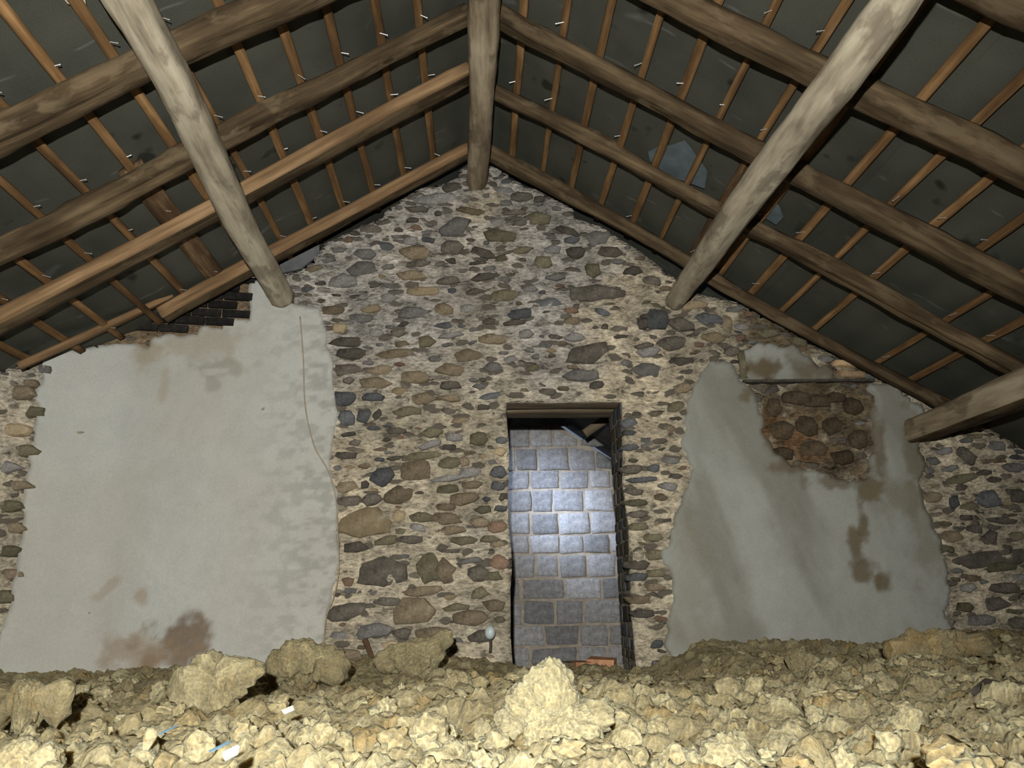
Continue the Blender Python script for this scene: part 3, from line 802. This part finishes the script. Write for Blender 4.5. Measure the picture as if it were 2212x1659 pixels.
# battens: thin strips over the rafters, one every 0.205 m
BT, BW = 0.026, 0.046
ORD = ['first', 'second', 'third', 'fourth', 'fifth', 'sixth', 'seventh', 'eighth', 'ninth', 'tenth', 'eleventh', 'twelfth', 'thirteenth', 'fourteenth', 'fifteenth', 'sixteenth']
nail_me = None
RAF_Y = {-1: (4.72, 3.93, 3.42, 2.74), 1: (4.76, 4.02, 3.37, 2.70)}
for side in (-1, 1):
    xs = [-0.045] + [0.24 + 0.2045 * i for i in range(14)] if side < 0 else [0.0] + [0.19 + 0.205 * i for i in range(14)]
    xs = xs[1:]
    for i, ax in enumerate(xs):
        ax += (0.02 if side < 0 else 0.0)
        y_far = 5.02
        ypl = 4.99
        # where the wall head rises above the batten plane the batten stops short of the masonry
        zz = RZ - RS * ax + RH
        if side < 0 and ax > 2.2: y_far = float(wall_y(-ax)) - 0.12
        lab = 'thin brown batten on the %s slope, %s down from the ridge beam' % ('left' if side < 0 else 'right', ORD[i])
        if side > 0 and i == 11: y_far = 3.62; lab = 'short bright orange batten end low on the right slope'
        a = slope_pt(side, ax, y_far, RH + BT / 2); b_ = slope_pt(side, ax, -0.4, RH + BT / 2)
        upv = (side * math.sin(ANG), 0, math.cos(ANG))
        o = timber('batten', a, b_, BW * rng.uniform(0.85, 1.12), BT, M_BATTEN, 6, 60, 10, 0.0028, 0.012, (1, 1), 50 + i + (20 if side > 0 else 0), upv)
        tag(o, lab, 'batten', 'roof battens')
        # bright nails poking out just in front of the rafters
        for yr in RAF_Y[side]:
            if yr > y_far - 0.1 or rng.random() < (0.15 if side < 0 else 0.45): continue
            if nail_me is None:
                aa = np.linspace(0, 2 * np.pi, 6, endpoint=False)
                V = [(0.0018 * math.cos(t), 0.0018 * math.sin(t), z) for z in (0, 0.045) for t in aa] + [(0.0032 * math.cos(t), 0.0032 * math.sin(t), z) for z in (0.045, 0.048) for t in aa]
                F = [[k, (k + 1) % 6, 6 + (k + 1) % 6, 6 + k] for k in range(6)] + [[12 + k, 12 + (k + 1) % 6, 18 + (k + 1) % 6, 18 + k] for k in range(6)] + [[5, 4, 3, 2, 1, 0], [18, 19, 20, 21, 22, 23], [17, 16, 15, 14, 13, 12]]
                no = mesh_obj('nail', V, F, M_NAIL); nail_me = no.data; bpy.data.objects.remove(no)
            nl = bpy.data.objects.new('nail', nail_me); COL.objects.link(nl); nl.parent = o
            lx_ = y_far - yr + rng.uniform(0.03, 0.06)
            nl.location = (lx_, rng.uniform(-0.008, 0.008), -BT / 2 + 0.008)
            nl.rotation_euler = (math.pi + rng.normal(0, .25) + 0.9 * (1 if side < 0 else -1), 0.2, 0)

# wide boards lying on the rafters among the battens
def roof_board(px, py, y0, y1, w, mat, lab, t=0.03, sd=0, lift=0.0):
    p = on_roof(px, py, UP); side = 1 if px > VPX else -1; ax = abs(p[0] - RX)
    upv = (side * math.sin(ANG), 0, math.cos(ANG))
    o = timber('board', slope_pt(side, ax, y1, RH - 0.002 + t / 2 - lift), slope_pt(side, ax, y0, RH - 0.002 + t / 2 - lift), w, t, mat, 7, 30, 14, 0.004, 0.01, (1, 1), sd, upv)
    return tag(o, lab, 'board')


roof_board(372, 445, 3.46, 4.80, 0.13, M_DARKWOOD, 'dark rotten board lodged between the left rafters beside the purlin', 0.045, 71, 0.01)
roof_board(1572, 400, 3.60, 4.90, 0.09, M_DARKWOOD, 'dark brown board on the right slope, on the ridge side of its pair', 0.03, 72)
roof_board(1640, 400, 3.60, 4.90, 0.13, M_DARKWOOD, 'wider dark brown board on the right slope behind the gnarled purlin', 0.03, 73)

# roofing felt above the battens, in lapped sheets
ceiling = tag(empty('ceiling', (0, 0, 0)), 'dark grey roofing felt under the roof covering on both slopes', kind='structure')
for side in (-1, 1):
    for k, (a0, a1) in enumerate(((-0.03, 1.9), (1.8, 3.7), (3.6, 5.6))):
        A = np.linspace(a0, a1, 60); Yv = np.linspace(-1.4, 5.6, 76)
        AA, YY = np.meshgrid(A, Yv, indexing='ij')
        sag = 0.006 * np.cos((AA - 0.24) / 0.205 * 2 * np.pi) + 0.006 * fbm(AA, YY, None, 2.5, 3, 80 + k)
        lift = RH + BT + 0.014 + 0.012 * k * 0 + 0.006 * (k % 2) + sag
        X = RX + side * (AA + lift * math.sin(ANG)); Z = RZ - RS * AA + lift * math.cos(ANG)
        V = np.stack([X.ravel(), YY.ravel(), Z.ravel()], 1); n = len(Yv)
        F = [[i * n + j_, i * n + j_ + 1, (i + 1) * n + j_ + 1, (i + 1) * n + j_] for i in range(len(A) - 1) for j_ in range(n - 1)]
        if side > 0: F = [f[::-1] for f in F]
        mesh_obj('felt_sheet', V, F, M_FELT, ceiling, True)


def roof_patch(name, pts, mat, lift=0.004, parent=ceiling, th=0.003):
    P3 = [on_roof(px, py, UP + (BT - 0.002) / math.cos(ANG) - lift) for px, py in pts]
    n = len(P3); side = 1 if pts[0][0] > VPX else -1
    up_ = np.array((side * math.sin(ANG), 0, math.cos(ANG))) * th
    V = [tuple(p) for p in P3] + [tuple(p + up_) for p in P3]
    F = [list(range(n)), list(range(2 * n - 1, n - 1, -1))] + [[i, (i + 1) % n, n + (i + 1) % n, n + i] for i in range(n)]
    return mesh_obj(name, V, F, mat, parent)


o = roof_patch('slate_patch', [(1400, 328), (1418, 318), (1450, 314), (1478, 304), (1492, 320), (1502, 336), (1515, 352), (1528, 372), (1522, 408), (1490, 396), (1440, 378), (1404, 348)], M_SLATE)
tag(o, 'blue-grey slate showing through a torn hole in the felt')
o = roof_patch('slate_patch', [(1640, 452), (1668, 430), (1684, 448), (1692, 470), (1676, 486), (1650, 470)], M_SLATE)
tag(o, 'small blue-grey slate showing through the felt')
o = roof_patch('torn_patch', [(128, -12), (182, -14), (186, 12), (180, 20), (172, 14), (168, 24), (156, 12), (146, 8)], M_TORN)
tag(o, 'pale torn scrap on the felt')
# grey sheet wedged between roof and wall head
pts = [at_y(*q, 5.02) for q in ((600, 592), (604, 572), (690, 528), (690, 548), (650, 580))]
V = [tuple(p) for p in pts] + [(p[0], p[1] + .02, p[2]) for p in pts]; n = 5
tag(mesh_obj('slate', V, [list(range(n)), list(range(2 * n - 1, n - 1, -1))] + [[i, n + i, n + (i + 1) % n, (i + 1) % n] for i in range(n)], M_PALESLATE),
    'pale grey slate wedged between the roof and the wall head, right of the left purlin', 'slate')

# ------------------------------------------------------------------ doorway and the loft beyond
lint = tag(empty('lintel', (0.58, 5.27, DZ)), 'timber lintel boards over the doorway', 'lintel')
for k in range(2):
    o = timber('board', (-0.50, -0.12 + 0.25 * k, 0.036 - 0.003 * k), (0.50, -0.12 + 0.25 * k, 0.036 - 0.003 * k), 0.248, 0.07, M_LINTEL, 16, 20, 16, 0.003, 0.006, (1, 1), 90 + k, (0, 0, 1), None, 1.0, None)
    mw = o.matrix_world.copy(); o.parent = lint; o.matrix_local = mw

V = box_v(DX0 - 0.01, DX1 + 0.01, 4.99, 5.54, 0.0, CZ - 0.43)
tag(mesh_obj('door_sill', V, BOXF, STONES['g']), 'worn stone sill at the foot of the doorway', kind='structure')
YB = 7.3
bt = [at_y(1120, 860, YB), at_y(1211, 921, YB), at_y(1308, 987, YB)]
sl = (bt[2][2] - bt[1][2]) / (bt[2][0] - bt[1][0])
btop = lambda x: bt[1][2] + sl * (x - bt[1][0])
V, F = prism_xz([(-1.4, 0.0), (2.6, 0.0), (2.6, btop(2.6)), (-0.6, btop(-0.6)), (-1.4, btop(-0.6))], lambda x: YB, YB + 0.2)
wb = tag(mesh_obj('wall_beyond', V, F, M_BLOCKJOINT), 'grey block wall of the next loft seen through the doorway', kind='structure')
rows = [at_y(1200, py, YB)[2] for py in (1440, 1398, 1350, 1297, 1249, 1198, 1155, 1107, 1058, 1017, 968, 922, 876)]
for r_ in range(len(rows) - 1):
    z0, z1 = rows[r_], rows[r_ + 1]; x = -0.05 + rng.uniform(0, 0.2)
    while x < 1.75:
        w = rng.uniform(0.2, 0.32) if r_ > 3 else rng.uniform(0.26, 0.44)
        g = 0.010
        zt = [min(z1 - g, btop(x + g) - .01), min(z1 - g, btop(x + w - g) - .01)]
        zt = [max(q, z0 + 0.02) for q in zt]
        if max(zt) - z0 > 0.06:
            cx, cz = x + w / 2, (z0 + z1) / 2; e = 0.013; jit = lambda: rng.uniform(-.010, .010)
            cor = [(w / 2 - e + jit(), z0 + e - cz + jit()), (w / 2 - e + jit(), zt[1] - cz + jit()), (-w / 2 + e + jit(), zt[0] - cz + jit()), (-w / 2 + e + jit(), z0 + e - cz + jit())]
            o = stone_mesh('block', (0.0, 1.0), w, z1 - z0, 0.0, rng.uniform(0.010, 0.022), M_BLOCK, n=16, parent=wb, blocky=6.0, corners=cor)
            o.location = (cx, YB, cz)
        x += w
# roof boarding, side walls and floor of the next loft
rz0, rz1 = btop(-0.6) + 0.12, btop(2.6) + 0.12
V = [(-0.6, 5.5, rz0), (2.6, 5.5, rz1), (2.6, 7.6, rz1), (-0.6, 7.6, rz0), (-0.6, 5.5, rz0 + .05), (2.6, 5.5, rz1 + .05), (2.6, 7.6, rz1 + .05), (-0.6, 7.6, rz0 + .05)]
tag(mesh_obj('ceiling_beyond', V, BOXF, M_BACKROOM), 'dark sloping roof of the next loft', kind='structure')
V = box_v(-1.45, -1.4, 5.5, 7.5, 0, rz0 + 0.4)
tag(mesh_obj('wall_beyond_left', V, BOXF, M_BACKROOM), 'dark side wall of the next loft', kind='structure')
V = box_v(2.6, 2.65, 5.5, 7.5, 0, rz0 + 0.4)
tag(mesh_obj('wall_beyond_right', V, BOXF, M_BACKROOM), 'dark side wall on the right of the next loft', kind='structure')
tag(timber('brace', at_y(1262, 936, 6.3), at_y(1318, 898, 6.3), 0.075, 0.03, M_LINTEL, 6, 12, 12, 0.002, 0.004, (1, 1), 97, (0, -1, 0)), 'short slanting timber brace at the top right inside the doorway', 'brace')
V = box_v(-5.2, 5.2, -1.4, 7.5, -0.05, 0.02)
tag(mesh_obj('floor', V, BOXF, M_BACKROOM), 'boarded loft floor hidden under the insulation', kind='structure')

# ------------------------------------------------------------------ mineral wool over the floor
ZI = CZ - 0.315
ny, nx = 380, 740
ty = np.linspace(0, 1, ny); Yg = 0.75 + (5.03 - 0.75) * ty ** 1.25
tx = np.linspace(-1, 1, nx)
YY, TT = np.meshgrid(Yg, tx, indexing='ij'); XX = TT * (1.6 + 0.75 * YY)
hgt = 0.035 * fbm(XX, YY, None, 1.6, 3, 101) + 0.022 * fbm(XX, YY, None, 6.0, 3, 102)
hgt += 0.02 * np.clip((YY - 4.1) / 0.9, 0, 1) + 0.013 * XX * np.clip((YY - 2.6) / 2, 0, 1)
hgt -= 0.12 * np.clip((YY - 3.0) / 1.4, 0, 1) * np.clip((0.65 - np.abs(XX - 0.68)) / 0.3, 0, 1)
WX, WY = 0.016 * fbm(XX, YY, None, 22, 3, 121, 0.6), 0.016 * fbm(XX, YY, None, 22, 3, 122, 0.6)
lump = np.zeros_like(hgt); tone = np.zeros_like(hgt)
for _ in range(6500):
    cy = 0.9 + 4.1 * rng.random() ** 1.3; cx = rng.uniform(-1, 1) * (1.5 + 0.72 * cy); r = rng.uniform(0.02, 0.055) * (1 + 0.5 * (rng.random() < 0.1))
    i0, i1 = np.searchsorted(Yg, cy - r), np.searchsorted(Yg, cy + r)
    if i1 <= i0: continue
    k = 1.6 + 0.75 * cy
    j0, j1 = np.searchsorted(tx, (cx - r * 1.5) / k), np.searchsorted(tx, (cx + r * 1.5) / k)
    if j1 <= j0: continue
    dx, dy = XX[i0:i1, j0:j1] - cx + WX[i0:i1, j0:j1], YY[i0:i1, j0:j1] - cy + WY[i0:i1, j0:j1]
    an = rng.uniform(0, np.pi); u = dx * math.cos(an) + dy * math.sin(an); w = -dx * math.sin(an) + dy * math.cos(an)
    q = np.clip(1 - (u / r) ** 2 - (w / (r * rng.uniform(0.5, 0.95))) ** 2, 0, 1)
    b_ = np.sqrt(q) * r * rng.uniform(0.25, 0.75); m = b_ > lump[i0:i1, j0:j1]
    lump[i0:i1, j0:j1][m] = b_[m]; tone[i0:i1, j0:j1][m] = rng.uniform(-1, 1)
ZZ = ZI + hgt + lump + 0.009 * fbm(XX, YY, None, 30, 4, 105, 0.72)
YY = 0.75 + (YY - 0.75) * (wall_y(XX) + 0.02 - 0.75) / (5.03 - 0.75)


def wool_col(x, y, z, tn, s=0):
    c = np.tile([0.255, 0.216, 0.122], (len(x), 1))
    c = mix_to(c, (0.18, 0.152, 0.086), np.clip(0.35 + 0.9 * fbm(x, y, z, 3.0, 3, 111 + s), 0, 1), 0.8)
    c = mix_to(c, (0.33, 0.295, 0.18), np.clip(tn * 1.2, 0, 1), 0.7)
    c = mix_to(c, (0.30, 0.21, 0.088), np.clip(-tn * 1.6 - 0.75, 0, 1), 0.8)
    c = mix_to(c, (0.17, 0.148, 0.09), np.clip(-tn * 1.2, 0, 1) * np.clip(1.2 + tn, 0, 1), 0.5)
    return c


V = np.stack([XX.ravel(), YY.ravel(), ZZ.ravel()], 1)
F = [[i * nx + j_, i * nx + j_ + 1, (i + 1) * nx + j_ + 1, (i + 1) * nx + j_] for i in range(ny - 1) for j_ in range(nx - 1)]
cw = wool_col(V[:, 0], V[:, 1], V[:, 2], tone.ravel())
wool = mesh_obj('loose_insulation', V, F, M_WOOL, None, True, cw)
tag(wool, 'lumpy yellow mineral wool insulation covering the loft floor', 'insulation', kind='stuff')


def ico(sub):
    import bmesh
    bm_ = bmesh.new(); bmesh.ops.create_icosphere(bm_, subdivisions=sub, radius=1.0)
    v_ = np.array([q.co[:] for q in bm_.verts]); f_ = [[q.index for q in p.verts] for p in bm_.faces]; bm_.free(); return v_, f_


ICO2, ICO4, ICO5 = ico(3), ico(5), ico(6)
# small loose tufts, far too many to count
TV, TF, TC = [], [], []
for i in range(650):
    cy = 1.1 + 3.2 * rng.random() ** 1.2; cx = rng.uniform(-1, 1) * (1.0 + 0.68 * cy)
    iy = min(np.searchsorted(Yg, cy), ny - 1); ix = min(np.searchsorted(tx, cx / (1.6 + 0.75 * cy)), nx - 1)
    r = rng.uniform(0.012, 0.034)
    v_ = ICO2[0] * (1 + 0.5 * fbm(ICO2[0][:, 0] + i, ICO2[0][:, 1], ICO2[0][:, 2], 1.8, 3, i, 0.6))[:, None] * np.array([rng.uniform(.7, 1.4), rng.uniform(.7, 1.2), rng.uniform(.5, 1.1)]) * r
    an = rng.uniform(0, 6.28); ca, sa = math.cos(an), math.sin(an)
    v_ = np.stack([v_[:, 0] * ca - v_[:, 1] * sa, v_[:, 0] * sa + v_[:, 1] * ca, v_[:, 2]], 1) + np.array([cx, cy, ZZ[iy, ix] + r * 0.3])
    n0 = sum(len(q) for q in TV) if i == 0 else n0 + len(ICO2[0])
    TF += [[q + n0 for q in f] for f in ICO2[1]]; TV.append(v_); TC.append(np.full(len(v_), rng.uniform(-0.8, 1)))
TV = np.vstack(TV)
tu = mesh_obj('insulation_tufts', TV, TF, M_WOOL, None, True, wool_col(TV[:, 0], TV[:, 1], TV[:, 2], np.concatenate(TC)))
tag(tu, 'small loose tufts of mineral wool strewn over the insulation', 'insulation', kind='stuff')


def clump(lobes, y, lab, tone_=0.3, seed=0, dense=False, depth=0.9, amp=0.16, cat='insulation', k=0.86):
    """a torn lump of wool: union of lobes given as (px, py, radius px) at distance y, made star-shaped about its middle"""
    L = []
    for px, py, r in lobes:
        p = at_y(px, py, y + rng.uniform(-0.05, 0.05)); L.append((p, r / FPX * y * k))
    c = np.average([p for p, r in L], axis=0, weights=[r ** 2 for p, r in L])
    for p, r in list(L):                          # ragged knobs all over the lobes
        for _ in range(9):
            d = rng.normal(0, 1, 3); d /= np.linalg.norm(d); q = rng.uniform(0.25, 0.5) * r
            L.append((p + d * (r * 1.02 - q * 0.55), q))
    d_, f_ = ICO5 if dense else ICO4
    R_ = np.full(len(d_), 0.01)
    for p, r in L:
        o_ = c - p; b_ = d_ @ o_; disc = b_ * b_ - (o_ @ o_ - r * r); t_ = -b_ + np.sqrt(np.maximum(disc, 0))
        R_ = np.maximum(R_, np.where(disc > 0, t_, 0))
    sc_ = max(r for p, r in L)
    V = d_ * R_[:, None]
    nz = fbm(V[:, 0], V[:, 1], V[:, 2], 1.1 / sc_, 7, 200 + seed, 0.7)
    rd = 1 - np.abs(fbm(V[:, 0], V[:, 1], V[:, 2], 1.8 / sc_, 3, 300 + seed))
    V = d_ * (R_ + sc_ * (amp * nz + amp * 0.6 * (rd - 0.7)))[:, None]
    V[:, 1] *= depth
    bot = ZI - 0.05 - c[2]; zmin = V[:, 2].min()
    if bot < 0: V[:, 2] = np.where(V[:, 2] < 0, V[:, 2] * (bot / zmin if zmin > bot else 1.0), V[:, 2])
    V[:, 2] = np.maximum(V[:, 2], bot - 0.06)
    col = wool_col(V[:, 0] * 2 + seed, V[:, 1] * 2, V[:, 2] * 2, np.clip(tone_ + 0.6 * nz, -1, 1), seed)
    # torn underside browner
    o = mesh_obj('insulation_clump', V, f_, M_WOOL, None, True, col); o.location = c
    return tag(o, lab, cat, 'torn clumps of insulation')


clump([(1186, 1492, 58), (1200, 1520, 62), (1165, 1540, 70), (1240, 1570, 66), (1288, 1545, 36), (1205, 1640, 105), (1110, 1585, 58), (1270, 1650, 70)], 2.05, 'tall peaked clump of pale yellow insulation in front of the doorway', 0.55, 1, True)
clump([(925, 1580, 44), (890, 1610, 52), (850, 1640, 50), (950, 1625, 40)], 1.9, 'wedge-shaped yellow insulation clump left of the tall peak', 0.35, 2)
clump([(985, 1625, 30), (965, 1665, 52), (1040, 1675, 50)], 1.7, 'pale insulation tuft at the bottom edge below the wedge-shaped clump', 0.5, 3)
clump([(1352, 1600, 36), (1345, 1630, 38)], 1.95, 'small round insulation clump just right of the tall peak', 0.6, 4)
clump([(1575, 1610, 34), (1560, 1650, 62), (1600, 1675, 60)], 1.62, 'bright spiky insulation clump at the bottom edge right of the peak', 0.9, 5)
clump([(1455, 1640, 30), (1490, 1660, 36), (1440, 1672, 40)], 1.62, 'low pale insulation clump at the bottom edge beside the spiky one', 0.7, 6)
clump([(1965, 1555, 28), (1950, 1585, 38), (1985, 1590, 26)], 2.0, 'pale insulation clump standing alone on the right', 0.7, 7)
clump([(322, 1590, 16), (316, 1625, 30), (300, 1650, 36)], 1.85, 'small pointed insulation tuft at the lower left', 0.5, 8)
clump([(428, 1615, 34), (436, 1655, 42)], 1.8, 'upright yellow insulation tuft at the lower left bottom edge', 0.5, 9)
clump([(450, 1445, 48), (420, 1480, 60), (500, 1460, 50), (480, 1495, 50), (540, 1450, 34)], 2.75, 'big torn slab of insulation in front of the left plaster', 0.15, 10, False, 0.8, k=0.72)
clump([(600, 1430, 28), (628, 1420, 32), (660, 1416, 34), (692, 1424, 34), (725, 1436, 32), (660, 1435, 40)], 3.6, 'dull yellow insulation mound at the foot of the plaster edge', -0.3, 11, k=0.88)
clump([(955, 1385, 22), (932, 1404, 30), (900, 1412, 32), (868, 1420, 32), (838, 1428, 28), (895, 1428, 40)], 4.1, 'yellow insulation heaped against the wall left of the doorway', -0.1, 12, k=0.88)
clump([(985, 1482, 36), (1035, 1478, 18), (950, 1492, 24)], 2.9, 'ochre insulation lump in front of the wall left of the doorway', -0.2, 13)
clump([(1575, 1490, 30), (1630, 1482, 22), (1640, 1512, 24), (1600, 1515, 28)], 2.7, 'ragged insulation clump in front of the right plaster', 0.3, 14)
clump([(1725, 1425, 26), (1750, 1432, 22)], 3.6, 'small rounded insulation clump at the foot of the right plaster', 0.0, 15)
clump([(1800, 1448, 26), (1840, 1440, 20), (1770, 1452, 18)], 3.3, 'flat yellow insulation lump near the right plaster foot', 0.2, 16)
clump([(1980, 1398, 40), (1935, 1404, 32), (2020, 1396, 40), (2060, 1394, 40), (2110, 1394, 36), (2040, 1410, 44)], 3.7, 'brown-tinged insulation bank under the right end of the wall', -0.55, 17, k=0.82)
clump([(2195, 1470, 24), (2220, 1475, 24)], 2.75, 'bright round insulation lump at the right picture edge', 0.5, 18)
clump([(2085, 1472, 20), (2120, 1470, 20), (2060, 1478, 14)], 2.8, 'long flat insulation tuft beside the right edge lump', 0.4, 19)
clump([(1760, 1545, 20), (1765, 1560, 20)], 2.15, 'little pale insulation ball right of centre', 0.5, 20)
clump([(2150, 1610, 44), (2200, 1600, 44), (2120, 1640, 40)], 1.8, 'broad pale insulation clump in the lower right corner', 0.5, 21)
clump([(60, 1500, 60), (130, 1495, 50), (0, 1510, 50)], 2.6, 'low ochre insulation ridge at the left picture edge', -0.35, 22, k=0.50)
clump([(660, 1600, 32), (700, 1590, 30), (735, 1610, 30)], 2.0, 'loose insulation clump left of the wedge-shaped one', 0.2, 23)
clump([(40, 1640, 50), (100, 1650, 40)], 1.75, 'soft yellow insulation clump in the lower left corner', 0.4, 24)
clump([(1150, 1660, 30), (1420, 1575, 22)][1:], 2.1, 'tiny insulation tuft near the small round clump', 0.3, 25)
o = stone_mesh('dark_hole_clod', (0, 0), 0.16, 0.07, 0.0, 0.05, STONES['d'], parent=None); p = on_floor(2150, 1515, ZI + 0.01)  # solid clod; its dark colour stands in for the shade of a hole
o.location = (p[0], p[1], p[2] + 0.03); tag(o, 'dark brown clod standing for the shade of a hole near the right edge', 'clod')


# ------------------------------------------------------------------ small things
def tube(name, pts, r, mat, parent=None, n=6, sub=6):
    pts = np.array(pts, float); q = []
    for i in range(len(pts) - 1):
        p0, p1, p2, p3 = pts[max(i - 1, 0)], pts[i], pts[i + 1], pts[min(i + 2, len(pts) - 1)]
        for t in np.arange(sub) / sub:
            q.append(0.5 * ((2 * p1) + (-p0 + p2) * t + (2 * p0 - 5 * p1 + 4 * p2 - p3) * t * t + (-p0 + 3 * p1 - 3 * p2 + p3) * t ** 3))
    q.append(pts[-1]); q = np.array(q); V, F = [], []
    for i, p in enumerate(q):
        d = q[min(i + 1, len(q) - 1)] - q[max(i - 1, 0)]; d /= np.linalg.norm(d)
        a_ = np.cross(d, [0.3, 1, 0.2]); a_ /= np.linalg.norm(a_); b_ = np.cross(d, a_)
        V += [p + r * (math.cos(t) * a_ + math.sin(t) * b_) for t in np.linspace(0, 2 * np.pi, n, endpoint=False)]
    for i in range(len(q) - 1):
        F += [[i * n + k, i * n + (k + 1) % n, (i + 1) * n + (k + 1) % n, (i + 1) * n + k] for k in range(n)]
    F += [list(range(n))[::-1], [(len(q) - 1) * n + k for k in range(n)]]
    return mesh_obj(name, V, F, mat, parent, True)


def wpt(px, py, off=0.055):
    x, z = wp(px, py); return (x, float(wall_y(x)) - off, z)


tag(tube('cord', [wpt(*q) for q in ((652, 690), (659, 780), (663, 880), (682, 965), (712, 1020), (728, 1075), (733, 1150), (735, 1230), (726, 1285), (708, 1335), (703, 1400))], 0.0045, M_CORD),
    'thin cord hanging down along the right edge of the left plaster', 'cord')
tag(tube('wire', [at_y(*q, 4.86) for q in ((512, 574), (520, 588), (535, 597), (555, 599), (574, 594))], 0.003, M_CORD), 'short looped wire hanging beside the left purlin end', 'wire')
tag(timber('stick', wpt(790, 1380, 0.05), wpt(808, 1420, 0.07), 0.035, 0.03, M_DARKWOOD, 3, 8, 10, 0.003, 0.004, (1, .8), 99, (0, -1, 0)), 'short dark stick leaning at the wall foot left of the doorway', 'stick')
lamp = tag(empty('hanging_bulb', wpt(1058, 1365, 0.08)), 'small pale round bulb on a dark stem at the foot of the wall', 'bulb')
v_, f_ = ICO2
mesh_obj('globe', v_ * np.array([0.032, 0.03, 0.042]), f_, M_PALEGLASS, lamp, True).location = (0.0, 0, 0.0)
st = tube('stem', [(0.002, 0, -0.035), (0.004, 0, -0.07), (0.0, 0, -0.115)], 0.009, M_DARKMETAL, lamp)
for px, py, rz, lab in ((1268, 1440, 0.3, 'orange broken brick on the door threshold, nearer the middle'), (1300, 1432, -0.5, 'orange broken brick on the threshold by the right jamb'), (1228, 1440, 0.9, 'pinkish grey brick fragment on the threshold by the tall insulation peak')):
    p = at_y(px, py, 5.12)
    V = np.array(box_v(-.09, .09, -.05, .05, -.09, .03)) * (1 + rng.uniform(-.12, .12, (8, 3)))
    o = mesh_obj('brick_fragment', V, BOXF, M_BRICK if rz < 0.8 else STONES['t']); o.location = p; o.rotation_euler = (0.1, 0.05, rz); tag(o, lab, 'brick', 'broken bricks on the threshold')
for px, py, m, lab in ((622, 1535, M_WHITE, 'white paper scrap on the insulation left of centre'), (497, 1628, M_WHITE, 'white scrap low on the left insulation by the bottom edge'), (365, 1576, M_BLUE, 'thin blue plastic sliver in the insulation at the left'), (475, 1613, M_BLUE, 'thin blue plastic sliver next to the low white scrap')):
    p = on_floor(px, py, ZI + 0.075)
    V = np.array(box_v(-.014, .014, -.010, .010, -.002, .002)) * (1 + rng.uniform(-.3, .3, (8, 3)))
    if m is M_BLUE: V = V * np.array([1.3, .3, .4])
    o = mesh_obj('scrap', V, BOXF, m); o.location = p; o.rotation_euler = (0.5, -0.4, 0.3); tag(o, lab, 'scrap')
# loft end wall behind the viewer closes the room
V = box_v(-5.2, 5.2, -1.55, -1.4, 0, 4.2)
tag(mesh_obj('wall_rear', V, BOXF, STONES['g']), 'stone wall behind the viewer', kind='structure')
